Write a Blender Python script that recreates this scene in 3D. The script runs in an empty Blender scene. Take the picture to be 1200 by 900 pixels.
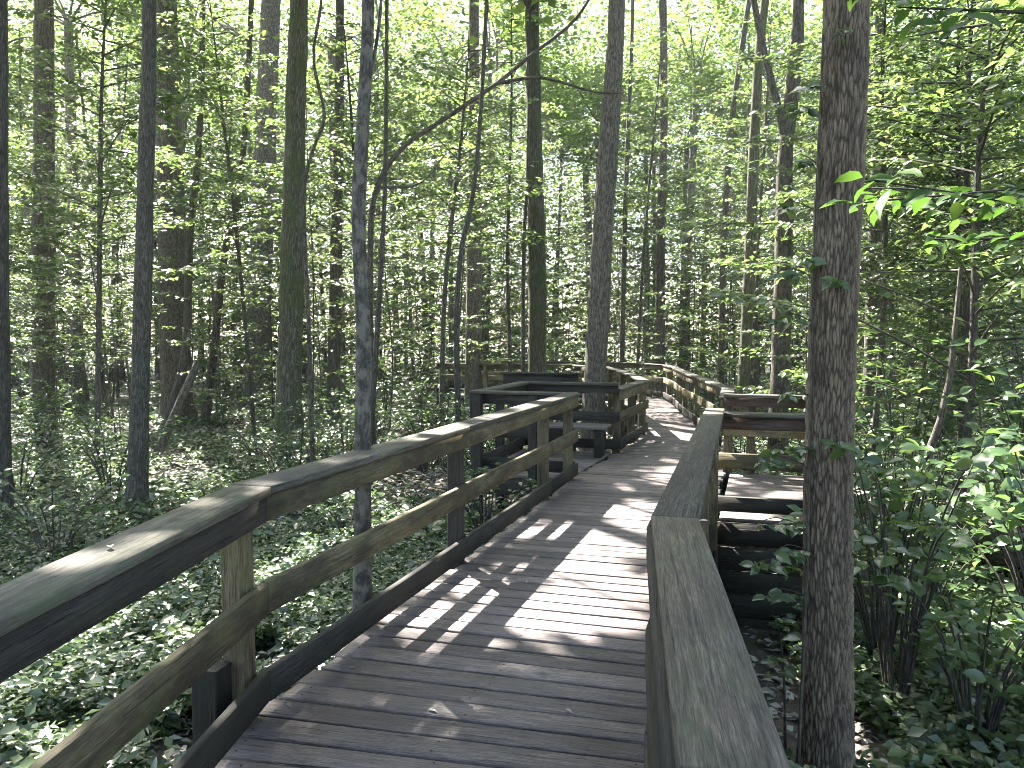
import bpy, math, random
import numpy as np
from mathutils import Vector
from mathutils.kdtree import KDTree

random.seed(11)
rng = np.random.default_rng(11)
SC = bpy.context.scene
COL = SC.collection

# ------------------------------------------------------------------ camera, sky, sun, exposure
cam_d = bpy.data.cameras.new('camera')
cam = bpy.data.objects.new('camera', cam_d)
COL.objects.link(cam)
cam.location = (0, 0, 1.65)
cam.rotation_euler = (math.radians(90 - 3.43), 0, 0)
cam_d.sensor_width = 36
cam_d.lens = 27
cam_d.clip_start = 0.05
cam_d.clip_end = 1000
SC.camera = cam

SUN_AZ = math.radians(30)      # to the left of the view direction
SUN_EL = math.radians(50)
S = np.array([-math.sin(SUN_AZ) * math.cos(SUN_EL), math.cos(SUN_AZ) * math.cos(SUN_EL), math.sin(SUN_EL)])
W = bpy.data.worlds.new('World')
SC.world = W
W.use_nodes = True
nt = W.node_tree
sky = nt.nodes.new('ShaderNodeTexSky')
sky.sky_type = 'NISHITA'
sky.sun_disc = False
sky.sun_elevation = SUN_EL
sky.sun_rotation = -SUN_AZ
sky.air_density = 1.0
sky.dust_density = 2.5
bg = nt.nodes['Background']
bg.inputs['Strength'].default_value = 0.07
nt.links.new(sky.outputs['Color'], bg.inputs['Color'])
sun_d = bpy.data.lights.new('sun', 'SUN')
sun_d.energy = 5.0
sun_d.angle = math.radians(0.5)
sun_d.color = (1.0, 0.95, 0.87)
sun = bpy.data.objects.new('sun', sun_d)
COL.objects.link(sun)
sun.location = (-20, 35, 50)
sun.rotation_euler = Vector(S).to_track_quat('Z', 'Y').to_euler()
SC.view_settings.view_transform = 'Standard'
SC.view_settings.look = 'None'
SC.view_settings.gamma = 1.0
SC.view_settings.exposure = 3.2
cy = SC.cycles
cy.max_bounces = 10
cy.diffuse_bounces = 5
cy.glossy_bounces = 3
cy.transmission_bounces = 6
cy.sample_clamp_indirect = 6
cy.use_denoising = True
cy.filter_width = 0.9
cy.caustics_reflective = False
cy.caustics_refractive = False

# ------------------------------------------------------------------ materials
def newmat(name):
    m = bpy.data.materials.new(name)
    m.use_nodes = True
    n = m.node_tree.nodes
    return m, n, m.node_tree.links, n['Principled BSDF']

def ramp(n, stops):
    r = n.new('ShaderNodeValToRGB')
    e = r.color_ramp.elements
    while len(e) < len(stops):
        e.new(0.5)
    for k, (p, c) in enumerate(stops):
        e[k].position = p
        e[k].color = (*c, 1) if len(c) == 3 else c
    return r

def g3(v):
    return (v, v, v)

def mixc(n, l, mode, fac, a, b):
    x = n.new('ShaderNodeMix')
    x.data_type = 'RGBA'
    x.blend_type = mode
    for sock, v in ((x.inputs[0], fac), (x.inputs[6], a), (x.inputs[7], b)):
        if hasattr(v, 'links'):
            l.new(v, sock)
        elif isinstance(v, tuple):
            sock.default_value = (*v, 1)
        else:
            sock.default_value = v
    return x.outputs[2]

def wood(name, dark, light, stain, stain_amt=0.5, moss=None, moss_amt=0.0, rough=0.75):
    m, n, l, b = newmat(name)
    tc = n.new('ShaderNodeTexCoord')
    oi = n.new('ShaderNodeObjectInfo')
    mul = n.new('ShaderNodeMath'); mul.operation = 'MULTIPLY'; mul.inputs[1].default_value = 61.0
    l.new(oi.outputs['Random'], mul.inputs[0])
    cmb = n.new('ShaderNodeCombineXYZ')
    for k in range(3):
        l.new(mul.outputs[0], cmb.inputs[k])
    add = n.new('ShaderNodeVectorMath'); add.operation = 'ADD'
    l.new(tc.outputs['Object'], add.inputs[0]); l.new(cmb.outputs[0], add.inputs[1])
    def noise(sx, sy, detail=6, rough_=0.6, dist=0.0):
        mp = n.new('ShaderNodeMapping')
        mp.inputs['Scale'].default_value = (sx, sy, sy)
        l.new(add.outputs[0], mp.inputs[0])
        t = n.new('ShaderNodeTexNoise')
        t.inputs['Scale'].default_value = 1.0
        t.inputs['Detail'].default_value = detail
        t.inputs['Roughness'].default_value = rough_
        t.inputs['Distortion'].default_value = dist
        l.new(mp.outputs[0], t.inputs['Vector'])
        return t.outputs['Fac']
    grain = noise(4.0, 75, 7, 0.7, 0.4)
    fine = noise(16, 330, 4, 0.65)
    blot = noise(1.7, 5, 5, 0.65)
    knot = noise(3.0, 11, 2, 0.5)
    rg = ramp(n, [(0.36, dark), (0.64, light)])
    l.new(grain, rg.inputs[0])
    rf = ramp(n, [(0.38, g3(0.42)), (0.60, g3(1.22))])
    l.new(fine, rf.inputs[0])
    c = mixc(n, l, 'MULTIPLY', 0.9, rg.outputs[0], rf.outputs[0])
    rs = ramp(n, [(0.42, g3(1.0)), (0.66, g3(0.0))])
    l.new(blot, rs.inputs[0])
    sm = n.new('ShaderNodeMath'); sm.operation = 'MULTIPLY'; sm.inputs[1].default_value = stain_amt
    l.new(rs.outputs[0], sm.inputs[0])
    c = mixc(n, l, 'MIX', sm.outputs[0], c, stain)
    rk = ramp(n, [(0.69, g3(0)), (0.76, g3(0.75))])
    l.new(knot, rk.inputs[0])
    c = mixc(n, l, 'MIX', rk.outputs[0], c, tuple(v * 0.4 for v in dark))
    if moss:
        mm = noise(4, 9, 6, 0.7)
        rm = ramp(n, [(0.47, g3(0)), (0.63, g3(moss_amt))])
        l.new(mm, rm.inputs[0])
        c = mixc(n, l, 'MIX', rm.outputs[0], c, moss)
    ck = noise(2.4, 85, 3, 0.5, 0.25)
    rck = ramp(n, [(0.28, g3(0.35)), (0.36, g3(1.0))])
    l.new(ck, rck.inputs[0])
    c = mixc(n, l, 'MULTIPLY', 0.85, c, rck.outputs[0])
    rr = n.new('ShaderNodeMapRange')
    rr.inputs[3].default_value = 0.66; rr.inputs[4].default_value = 1.22
    l.new(oi.outputs['Random'], rr.inputs[0])
    c = mixc(n, l, 'MULTIPLY', 1.0, c, rr.outputs[0])
    l.new(c, b.inputs['Base Color'])
    b.inputs['Roughness'].default_value = rough
    b.inputs['Specular IOR Level'].default_value = 0.35
    crack = noise(2.4, 85, 3, 0.5, 0.25)
    rc = ramp(n, [(0.27, g3(0)), (0.36, g3(1))])
    l.new(crack, rc.inputs[0])
    hm = n.new('ShaderNodeMath'); hm.operation = 'MULTIPLY_ADD'
    hm.inputs[1].default_value = 0.6
    l.new(grain, hm.inputs[0]); l.new(rc.outputs[0], hm.inputs[2])
    bp = n.new('ShaderNodeBump')
    bp.inputs['Strength'].default_value = 0.7
    bp.inputs['Distance'].default_value = 0.009
    l.new(hm.outputs[0], bp.inputs['Height'])
    l.new(bp.outputs[0], b.inputs['Normal'])
    return m

def bark(name, dark, light, su, sv, moss=None, moss_lo=0.5, depth=0.02, patch=None, patch_amt=0.6):
    m, n, l, b = newmat(name)
    uv = n.new('ShaderNodeUVMap')
    def mp(a, c):
        q = n.new('ShaderNodeMapping')
        q.inputs['Scale'].default_value = (a, c, 1)
        l.new(uv.outputs[0], q.inputs[0])
        return q.outputs[0]
    v = n.new('ShaderNodeTexVoronoi'); v.feature = 'DISTANCE_TO_EDGE'
    v.inputs['Scale'].default_value = 1.0
    nz = n.new('ShaderNodeTexNoise'); nz.inputs['Scale'].default_value = 1.0; nz.inputs['Detail'].default_value = 5
    l.new(mp(su * 0.7, sv * 1.2), nz.inputs['Vector'])
    ad = n.new('ShaderNodeVectorMath'); ad.operation = 'MULTIPLY_ADD'
    ad.inputs[1].default_value = (1.8, 1.8, 0)
    l.new(nz.outputs['Color'], ad.inputs[0]); l.new(mp(su, sv), ad.inputs[2])
    l.new(ad.outputs[0], v.inputs['Vector'])
    rv0 = ramp(n, [(0.0, g3(0.45)), (0.16, g3(1.0))])
    l.new(v.outputs['Distance'], rv0.inputs[0])
    fi = n.new('ShaderNodeTexNoise'); fi.inputs['Scale'].default_value = 1.0; fi.inputs['Detail'].default_value = 4
    fi.inputs['Roughness'].default_value = 0.6; fi.inputs['Distortion'].default_value = 0.6
    l.new(mp(su * 0.9, sv * 0.55), fi.inputs['Vector'])
    sb = n.new('ShaderNodeMath'); sb.operation = 'SUBTRACT'; sb.inputs[1].default_value = 0.5
    l.new(fi.outputs['Fac'], sb.inputs[0])
    ab = n.new('ShaderNodeMath'); ab.operation = 'ABSOLUTE'
    l.new(sb.outputs[0], ab.inputs[0])
    rfi = ramp(n, [(0.0, g3(0.15)), (0.10, g3(1.0))])
    l.new(ab.outputs[0], rfi.inputs[0])
    rv = n.new('ShaderNodeMath'); rv.operation = 'MULTIPLY'
    l.new(rv0.outputs[0], rv.inputs[0]); l.new(rfi.outputs[0], rv.inputs[1])
    fn = n.new('ShaderNodeTexNoise'); fn.inputs['Scale'].default_value = 1.0; fn.inputs['Detail'].default_value = 8
    fn.inputs['Roughness'].default_value = 0.7
    l.new(mp(su * 2.2, sv * 2.2), fn.inputs['Vector'])
    h = n.new('ShaderNodeMath'); h.operation = 'MULTIPLY'
    l.new(rv.outputs[0], h.inputs[0]); l.new(fn.outputs['Fac'], h.inputs[1])
    rc = ramp(n, [(0.02, dark), (0.55, light)])
    l.new(h.outputs[0], rc.inputs[0])
    c = rc.outputs[0]
    if patch:
        pn = n.new('ShaderNodeTexNoise'); pn.inputs['Scale'].default_value = 1.0; pn.inputs['Detail'].default_value = 6
        l.new(mp(17, 11), pn.inputs['Vector'])
        rp = ramp(n, [(0.48, g3(0)), (0.58, g3(patch_amt))])
        l.new(pn.outputs['Fac'], rp.inputs[0])
        c = mixc(n, l, 'MIX', rp.outputs[0], c, patch)
    if moss:
        mn = n.new('ShaderNodeTexNoise'); mn.inputs['Scale'].default_value = 1.0; mn.inputs['Detail'].default_value = 7
        mn.inputs['Roughness'].default_value = 0.65
        l.new(mp(2.6, 1.1), mn.inputs['Vector'])
        rm = ramp(n, [(moss_lo, g3(0)), (moss_lo + 0.14, g3(0.75))])
        l.new(mn.outputs['Fac'], rm.inputs[0])
        c = mixc(n, l, 'MIX', rm.outputs[0], c, moss)
    oi = n.new('ShaderNodeObjectInfo')
    rr = n.new('ShaderNodeMapRange'); rr.inputs[3].default_value = 0.75; rr.inputs[4].default_value = 1.25
    l.new(oi.outputs['Random'], rr.inputs[0])
    c = mixc(n, l, 'MULTIPLY', 1.0, c, rr.outputs[0])
    l.new(c, b.inputs['Base Color'])
    b.inputs['Roughness'].default_value = 0.85
    b.inputs['Specular IOR Level'].default_value = 0.25
    bp = n.new('ShaderNodeBump'); bp.inputs['Strength'].default_value = 0.9; bp.inputs['Distance'].default_value = depth
    l.new(h.outputs[0], bp.inputs['Height']); l.new(bp.outputs[0], b.inputs['Normal'])
    return m

def ridged_bark(name, dark, light):
    m, n, l, b = newmat(name)
    uv = n.new('ShaderNodeUVMap')
    at = n.new('ShaderNodeAttribute'); at.attribute_name = 'ridge'
    def noise(a, c, d):
        q = n.new('ShaderNodeMapping'); q.inputs['Scale'].default_value = (a, c, 1)
        l.new(uv.outputs[0], q.inputs[0])
        t = n.new('ShaderNodeTexNoise'); t.inputs['Scale'].default_value = 1.0; t.inputs['Detail'].default_value = d; t.inputs['Roughness'].default_value = 0.7
        l.new(q.outputs[0], t.inputs['Vector'])
        return t.outputs['Fac']
    fine = noise(90, 30, 6)
    big = noise(8, 3, 5)
    r = ramp(n, [(0.0, dark), (0.75, light)])  # furrows darker by depth: brown bark, with some shade painted in
    l.new(at.outputs['Fac'], r.inputs[0])
    rf = ramp(n, [(0.3, g3(0.6)), (0.7, g3(1.3))]); l.new(fine, rf.inputs[0])
    rb = ramp(n, [(0.35, g3(0.55)), (0.65, g3(1.25))]); l.new(big, rb.inputs[0])
    c = mixc(n, l, 'MULTIPLY', 1.0, r.outputs[0], rf.outputs[0])
    c = mixc(n, l, 'MULTIPLY', 1.0, c, rb.outputs[0])
    pn = noise(14, 6, 5)
    rp = ramp(n, [(0.62, g3(0)), (0.7, g3(0.6))]); l.new(pn, rp.inputs[0])
    c = mixc(n, l, 'MIX', rp.outputs[0], c, (0.24, 0.235, 0.21))
    l.new(c, b.inputs['Base Color'])
    b.inputs['Roughness'].default_value = 0.85
    bp = n.new('ShaderNodeBump'); bp.inputs['Strength'].default_value = 0.6; bp.inputs['Distance'].default_value = 0.006
    l.new(fine, bp.inputs['Height']); l.new(bp.outputs[0], b.inputs['Normal'])
    return m

def leaf(name, cols, trans, tfac=0.45, rough=0.38, spec=0.5):
    m, n, l, b = newmat(name)
    geo = n.new('ShaderNodeNewGeometry')
    oi = n.new('ShaderNodeObjectInfo')
    k = len(cols)
    rc = ramp(n, [(i / (k - 1), c) for i, c in enumerate(cols)])
    l.new(geo.outputs['Random Per Island'], rc.inputs[0])
    rt = ramp(n, [(i / (len(trans) - 1), c) for i, c in enumerate(trans)])
    l.new(geo.outputs['Random Per Island'], rt.inputs[0])
    rr = n.new('ShaderNodeMapRange'); rr.inputs[3].default_value = 0.8; rr.inputs[4].default_value = 1.2
    l.new(oi.outputs['Random'], rr.inputs[0])
    c = mixc(n, l, 'MULTIPLY', 1.0, rc.outputs[0], rr.outputs[0])
    t = mixc(n, l, 'MULTIPLY', 1.0, rt.outputs[0], rr.outputs[0])
    l.new(c, b.inputs['Base Color'])
    b.inputs['Roughness'].default_value = rough
    b.inputs['Specular IOR Level'].default_value = spec
    tr = n.new('ShaderNodeBsdfTranslucent')
    l.new(t, tr.inputs['Color'])
    mx = n.new('ShaderNodeMixShader'); mx.inputs[0].default_value = tfac
    l.new(b.outputs[0], mx.inputs[1]); l.new(tr.outputs[0], mx.inputs[2])
    l.new(mx.outputs[0], n['Material Output'].inputs[0])
    return m

M = {}
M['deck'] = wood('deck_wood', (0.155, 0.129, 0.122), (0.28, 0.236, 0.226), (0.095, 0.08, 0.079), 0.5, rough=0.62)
M['cap'] = wood('cap_wood', (0.065, 0.056, 0.044), (0.20, 0.178, 0.145), (0.045, 0.04, 0.032), 0.6, (0.085, 0.10, 0.052), 0.5)
M['cap_plain'] = wood('cap_wood_brown', (0.055, 0.046, 0.036), (0.19, 0.162, 0.13), (0.04, 0.035, 0.028), 0.6, (0.08, 0.09, 0.05), 0.35)
M['rail'] = wood('rail_wood', (0.13, 0.10, 0.055), (0.36, 0.30, 0.18), (0.06, 0.048, 0.03), 0.9, (0.17, 0.18, 0.075), 0.55)
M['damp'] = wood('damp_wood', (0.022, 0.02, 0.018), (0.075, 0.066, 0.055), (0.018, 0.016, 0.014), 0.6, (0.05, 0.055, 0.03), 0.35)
M['red'] = wood('red_wood', (0.075, 0.052, 0.041), (0.155, 0.108, 0.086), (0.05, 0.03, 0.02), 0.6)
M['bark'] = bark('bark_brown', (0.041, 0.035, 0.028), (0.194, 0.167, 0.134), 26, 6, (0.07, 0.085, 0.035), 0.60, 0.022, (0.20, 0.188, 0.16), 0.35)
M['bark_dark'] = bark('bark_dark', (0.033, 0.029, 0.023), (0.147, 0.133, 0.111), 30, 8, (0.05, 0.06, 0.03), 0.62, 0.015, (0.12, 0.112, 0.095), 0.3)
M['bark_moss'] = bark('bark_mossy', (0.043, 0.040, 0.028), (0.194, 0.182, 0.135), 24, 6, (0.075, 0.095, 0.03), 0.46, 0.022)
M['bark_grey'] = bark('bark_grey', (0.04, 0.038, 0.032), (0.13, 0.122, 0.105), 22, 9, (0.07, 0.085, 0.04), 0.6, 0.008, (0.22, 0.20, 0.165), 0.55)
M['bark_far'] = bark('bark_far', (0.06, 0.056, 0.047), (0.22, 0.205, 0.175), 16, 4, (0.08, 0.1, 0.05), 0.56, 0.02)
M['bark_ridged'] = ridged_bark('bark_ridged', (0.042, 0.031, 0.021), (0.215, 0.172, 0.124))
M['leaf'] = leaf('leaf_understory', [(0.042, 0.078, 0.022), (0.062, 0.105, 0.03), (0.085, 0.13, 0.038)],
                 [(0.12, 0.195, 0.045), (0.18, 0.26, 0.065), (0.25, 0.32, 0.10)], 0.42, 0.27, 0.95)
M['leaf_high'] = leaf('leaf_canopy', [(0.045, 0.08, 0.025), (0.062, 0.105, 0.03), (0.08, 0.12, 0.038)],
                      [(0.15, 0.25, 0.045), (0.20, 0.305, 0.058), (0.27, 0.36, 0.08)], 0.5)
M['leaf_fresh'] = leaf('leaf_fresh', [(0.04, 0.09, 0.018), (0.055, 0.115, 0.022), (0.07, 0.13, 0.028)],
                       [(0.085, 0.185, 0.025), (0.11, 0.215, 0.03), (0.14, 0.24, 0.04)], 0.42, 0.36, 0.5)
M['leaf_shrub'] = leaf('leaf_shrub', [(0.045, 0.085, 0.038), (0.065, 0.112, 0.045), (0.085, 0.138, 0.054)],
                       [(0.13, 0.23, 0.055), (0.18, 0.29, 0.065), (0.24, 0.34, 0.08)], 0.34, 0.25, 0.95)
M['leaf_ground'] = leaf('leaf_ground', [(0.04, 0.07, 0.035), (0.065, 0.10, 0.045), (0.095, 0.135, 0.062)],
                        [(0.11, 0.18, 0.06), (0.16, 0.23, 0.075), (0.2, 0.27, 0.095)], 0.28, 0.24, 1.0)
M['fern'] = leaf('fern_green', [(0.04, 0.075, 0.03), (0.055, 0.095, 0.036), (0.07, 0.115, 0.042)],
                 [(0.13, 0.22, 0.05), (0.17, 0.26, 0.06)], 0.35, 0.45, 0.4)
M['litter'] = leaf('litter_brown', [(0.15, 0.14, 0.12), (0.28, 0.268, 0.24), (0.42, 0.41, 0.38)],
                   [(0.15, 0.1, 0.05), (0.2, 0.15, 0.09)], 0.12, 0.36, 0.7)

def ground_mat():
    m, n, l, b = newmat('forest_floor')
    geo = n.new('ShaderNodeNewGeometry')
    def noise(sc, d, r=0.6):
        t = n.new('ShaderNodeTexNoise'); t.inputs['Scale'].default_value = sc; t.inputs['Detail'].default_value = d
        t.inputs['Roughness'].default_value = r
        l.new(geo.outputs['Position'], t.inputs['Vector'])
        return t.outputs['Fac']
    a = noise(9, 10, 0.75)
    rc = ramp(n, [(0.3, (0.035, 0.029, 0.022)), (0.5, (0.10, 0.085, 0.064)), (0.72, (0.22, 0.198, 0.162))])
    l.new(a, rc.inputs[0])
    v = n.new('ShaderNodeTexVoronoi'); v.inputs['Scale'].default_value = 16
    l.new(geo.outputs['Position'], v.inputs['Vector'])
    rv = ramp(n, [(0.0, g3(0.65)), (1.0, g3(1.3))])
    l.new(v.outputs['Color'], rv.inputs[0])
    c = mixc(n, l, 'MULTIPLY', 0.8, rc.outputs[0], rv.outputs[0])
    mo = noise(0.9, 6, 0.7)
    rm = ramp(n, [(0.48, g3(0)), (0.62, g3(0.7))])
    l.new(mo, rm.inputs[0])
    c = mixc(n, l, 'MIX', rm.outputs[0], c, (0.05, 0.075, 0.024))
    l.new(c, b.inputs['Base Color'])
    b.inputs['Roughness'].default_value = 0.8
    bp = n.new('ShaderNodeBump'); bp.inputs['Strength'].default_value = 1.0; bp.inputs['Distance'].default_value = 0.05
    l.new(a, bp.inputs['Height']); l.new(bp.outputs[0], b.inputs['Normal'])
    return m
M['ground'] = ground_mat()

# ------------------------------------------------------------------ builders
def mk_mesh(name, V, F, uv=None, smooth=False):
    V = np.ascontiguousarray(V, np.float32); F = np.ascontiguousarray(F, np.int32)
    me = bpy.data.meshes.new(name)
    k = F.shape[1]
    me.vertices.add(len(V)); me.vertices.foreach_set('co', V.ravel())
    me.loops.add(F.size); me.loops.foreach_set('vertex_index', F.ravel())
    me.polygons.add(len(F))
    me.polygons.foreach_set('loop_start', np.arange(0, F.size, k, dtype=np.int32))
    me.polygons.foreach_set('loop_total', np.full(len(F), k, np.int32))
    if smooth:
        me.polygons.foreach_set('use_smooth', np.ones(len(F), bool))
    if uv is not None:
        ul = me.uv_layers.new(name='UVMap')
        ul.data.foreach_set('uv', np.ascontiguousarray(uv, np.float32).ravel())
    me.update(calc_edges=True)
    me.validate()
    return me

def link(name, me, mat, parent=None, loc=(0, 0, 0), rotz=0.0):
    o = bpy.data.objects.new(name, me)
    if mat is not None and not me.materials:
        me.materials.append(mat)
    COL.objects.link(o)
    o.location = loc
    o.rotation_euler = (0, 0, rotz)
    if parent is not None:
        o.parent = parent
    return o

def thing(name, label, cat, loc=(0, 0, 0), group=None, rotz=0.0):
    o = bpy.data.objects.new(name, None)
    o.empty_display_size = 0.2
    COL.objects.link(o)
    o.location = loc; o.rotation_euler = (0, 0, rotz)
    o['label'] = label; o['category'] = cat
    if group:
        o['group'] = group
    return o

def smooth_path(pts, n):
    P = np.array(pts, float)
    if len(P) == 2:
        t = np.linspace(0, 1, n)[:, None]
        return P[0] * (1 - t) + P[1] * t
    Q = np.vstack([2 * P[0] - P[1], P, 2 * P[-1] - P[-2]])
    seg = len(P) - 1
    u = np.linspace(0, seg, n)
    i = np.minimum(u.astype(int), seg - 1); t = (u - i)[:, None]
    p0, p1, p2, p3 = Q[i], Q[i + 1], Q[i + 2], Q[i + 3]
    return 0.5 * (2 * p1 + (p2 - p0) * t + (2 * p0 - 5 * p1 + 4 * p2 - p3) * t ** 2 + (3 * p1 - p0 - 3 * p2 + p3) * t ** 3)

def interp(vals, n):
    return np.interp(np.linspace(0, 1, n), np.linspace(0, 1, len(vals)), vals)

class Tubes:
    def __init__(s):
        s.V, s.F, s.U, s.n = [], [], [], 0
    def add(s, path, rad, sides=6, disp=None):
        P = np.asarray(path, float); n = len(P)
        rad = np.asarray(rad, float)
        T = np.gradient(P, axis=0); T /= np.linalg.norm(T, axis=1)[:, None] + 1e-9
        A = np.zeros((n, 3))
        ref = np.array([1.0, 0, 0]) if abs(T[0, 0]) < 0.9 else np.array([0, 1.0, 0])
        a = ref - T[0] * ref.dot(T[0])
        for i in range(n):
            a = a - T[i] * a.dot(T[i]); a /= np.linalg.norm(a) + 1e-9
            A[i] = a
        B = np.cross(T, A)
        ang = np.linspace(0, 2 * math.pi, sides + 1)
        arc = np.concatenate([[0], np.cumsum(np.linalg.norm(np.diff(P, axis=0), axis=1))])
        R = np.repeat(rad[:, None], sides, 1)
        if disp is not None:
            R = R + disp(arc, ang[:-1], rad)
        ca, sa = np.cos(ang[:-1]), np.sin(ang[:-1])
        V = P[:, None, :] + R[..., None] * (ca[None, :, None] * A[:, None, :] + sa[None, :, None] * B[:, None, :])
        i, j = np.meshgrid(np.arange(n - 1), np.arange(sides), indexing='ij')
        j2 = (j + 1) % sides
        F = np.stack([i * sides + j, i * sides + j2, (i + 1) * sides + j2, (i + 1) * sides + j], -1).reshape(-1, 4)
        rm = max(float(rad.mean()), 0.01)
        u0 = j / sides * 2 * math.pi * rm; u1 = (j + 1) / sides * 2 * math.pi * rm
        off = rng.random() * 10
        v0 = arc[i] + off; v1 = arc[i + 1] + off
        U = np.stack([np.stack([u0, v0], -1), np.stack([u1, v0], -1), np.stack([u1, v1], -1), np.stack([u0, v1], -1)], -2).reshape(-1, 2)
        s.V.append(V.reshape(-1, 3)); s.F.append(F + s.n); s.U.append(U); s.n += n * sides
    def mesh(s, name, origin=(0, 0, 0), smooth=True):
        return mk_mesh(name, np.concatenate(s.V) - np.array(origin), np.concatenate(s.F), np.concatenate(s.U), smooth)

class Leaves:
    def __init__(s):
        s.P, s.T, s.N, s.L, s.W = [], [], [], [], []
    def add(s, P, T, N, L, Wd):
        n = len(P)
        s.P.append(P); s.T.append(T); s.N.append(N)
        s.L.append(np.broadcast_to(L, n)); s.W.append(np.broadcast_to(Wd, n))
    def arrays(s):
        return [np.concatenate(a) for a in (s.P, s.T, s.N, s.L, s.W)]
    def count(s):
        return sum(len(p) for p in s.P)
    def mesh(s, name, origin=(0, 0, 0), keep=None, shape='diamond'):
        P, T, N, L, Wd = s.arrays()
        if keep is not None:
            k = keep(P); P, T, N, L, Wd = P[k], T[k], N[k], L[k], Wd[k]
        T = T / (np.linalg.norm(T, axis=1)[:, None] + 1e-9)
        B = np.cross(N, T); B /= np.linalg.norm(B, axis=1)[:, None] + 1e-9
        N = np.cross(T, B)
        L = L[:, None]; Wd = Wd[:, None]; n = len(P)
        P = P - np.array(origin)
        if shape == 'diamond':
            V = np.stack([P, P + T * L * .45 - B * Wd * .5 + N * Wd * .12, P + T * L - N * L * .1, P + T * L * .45 + B * Wd * .5 + N * Wd * .12], 1)
            F = np.array([[0, 1, 2], [0, 2, 3]])
        else:
            h = N * Wd
            V = np.stack([P, P + T * L * .5 - h * .02, P + T * L - N * L * .16,
                          P + T * L * .22 - B * Wd * .40 + h * .10, P + T * L * .52 - B * Wd * .5 + h * .12, P + T * L * .80 - B * Wd * .26 - h * .02,
                          P + T * L * .22 + B * Wd * .40 + h * .10, P + T * L * .52 + B * Wd * .5 + h * .12, P + T * L * .80 + B * Wd * .26 - h * .02], 1)
            F = np.array([[0, 3, 1], [3, 4, 1], [4, 5, 1], [5, 2, 1], [0, 1, 6], [6, 1, 7], [7, 1, 8], [8, 1, 2]])
        k = V.shape[1]
        FF = (np.arange(n) * k)[:, None, None] + F[None]
        return mk_mesh(name, V.reshape(-1, 3), FF.reshape(-1, 3))

def unit(v):
    return v / (np.linalg.norm(v, axis=-1, keepdims=True) + 1e-9)

# value noise on the plane
_NG = rng.random((256, 256))
def vnoise(x, y, sc, o=0):
    x = np.asarray(x, float) / sc + 37.3 + o * 17.1; y = np.asarray(y, float) / sc + 71.9 + o * 29.7
    i = np.floor(x).astype(int); j = np.floor(y).astype(int)
    u = x - i; v = y - j; u = u * u * (3 - 2 * u); v = v * v * (3 - 2 * v)
    a = _NG[i % 256, j % 256]; b_ = _NG[(i + 1) % 256, j % 256]; c = _NG[i % 256, (j + 1) % 256]; d = _NG[(i + 1) % 256, (j + 1) % 256]
    return (a * (1 - u) + b_ * u) * (1 - v) + (c * (1 - u) + d * u) * v

def ground_z(x, y):
    x = np.asarray(x, float); y = np.asarray(y, float)
    z = -0.78 + 0.22 * (vnoise(x, y, 4.5) - 0.5) + 0.35 * (vnoise(x, y, 13, 1) - 0.5)
    z = z - 0.42 * np.clip((x - 0.6) / 1.2, 0, 1) * np.clip((12 - y) / 6, 0, 1)
    return z

# gaps cut into the forest canopy to place the sun patches on boardwalk and floor
OPEN_POLYS = [
    [(-0.85, 4.15), (0.75, 4.0), (1.15, 4.8), (2.6, 5.8), (2.6, 7.5), (0.95, 7.75), (0.40, 7.9)],
    [(2.3, 11.8), (3.4, 11.2), (3.9, 14.6), (2.7, 15.3)],
    [(1.0, 8.0), (2.9, 8.1), (3.1, 10.6), (1.9, 10.7)],
    [(2.45, 7.7), (2.95, 7.6), (3.05, 8.2), (2.6, 8.35)],
]
OPEN_SPOTS = [(2.3, 1.3, 0.6), (0.88, 0.55, 0.25), (-0.72, 1.45, 0.18), (-0.9, 0.9, 0.12), (4.3, 6.9, 0.9), (5.2, 6.3, 0.7),
              (3.2, 3.4, 0.35), (3.4, 5.0, .4), (3.0, 4.3, .3), (4.0, 4.6, .4), (2.7, 5.2, .2), (3.9, 5.8, .35), (4.8, 5.2, .3), (2.1, 9.6, 0.22), (1.6, 9.0, 0.22), (2.4, 10.1, 0.25), (1.5, 8.6, 0.15), (3.6, 17.5, 0.5), (1.2, 8.3, 0.12), (2.9, 11.0, 0.2)]
def in_poly(x, y, poly):
    r = np.zeros(len(x), bool); n = len(poly)
    for k in range(n):
        x0, y0 = poly[k]; x1, y1 = poly[(k + 1) % n]
        c = ((y0 > y) != (y1 > y)) & (x < (x1 - x0) * (y - y0) / (y1 - y0 + 1e-12) + x0)
        r ^= c
    return r
def sun_foot(P):
    t = P[:, 2] / S[2]
    return P[:, 0] - S[0] * t, P[:, 1] - S[1] * t
def opened(P):
    x, y = sun_foot(P)
    w = 0.10
    x = x + (vnoise(x, y, 0.35, 5) - .5) * w * 2; y = y + (vnoise(x, y, 0.35, 6) - .5) * w * 2
    r = np.zeros(len(P), bool)
    for k, p in enumerate(OPEN_POLYS):
        q = in_poly(x, y, p)
        if k == 0:
            e = (x - 0.0) * 0.954 - (y - 4.75) * 0.30      # distance to the right of the handrail's shadow
            q &= np.where(e < 0.05, vnoise(x, y, .42, 7) * .65 + vnoise(x, y, .16, 8) * .35 < .56, vnoise(x, y, .30, 7) * .6 + vnoise(x, y, .12, 8) * .4 < .80)
        elif k == 1:
            q &= vnoise(x, y * 1.0, .45, 7) * .6 + vnoise(x, y, .2, 8) * .4 < .58
        elif k == 2:
            q &= vnoise(x, y * 1.6, .40, 7) * .6 + vnoise(x, y, .2, 8) * .4 < .53
        r |= q
    for cx, cy_, rr in OPEN_SPOTS:
        r |= (x - cx) ** 2 + (y - cy_) ** 2 < rr * rr
    return r
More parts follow.
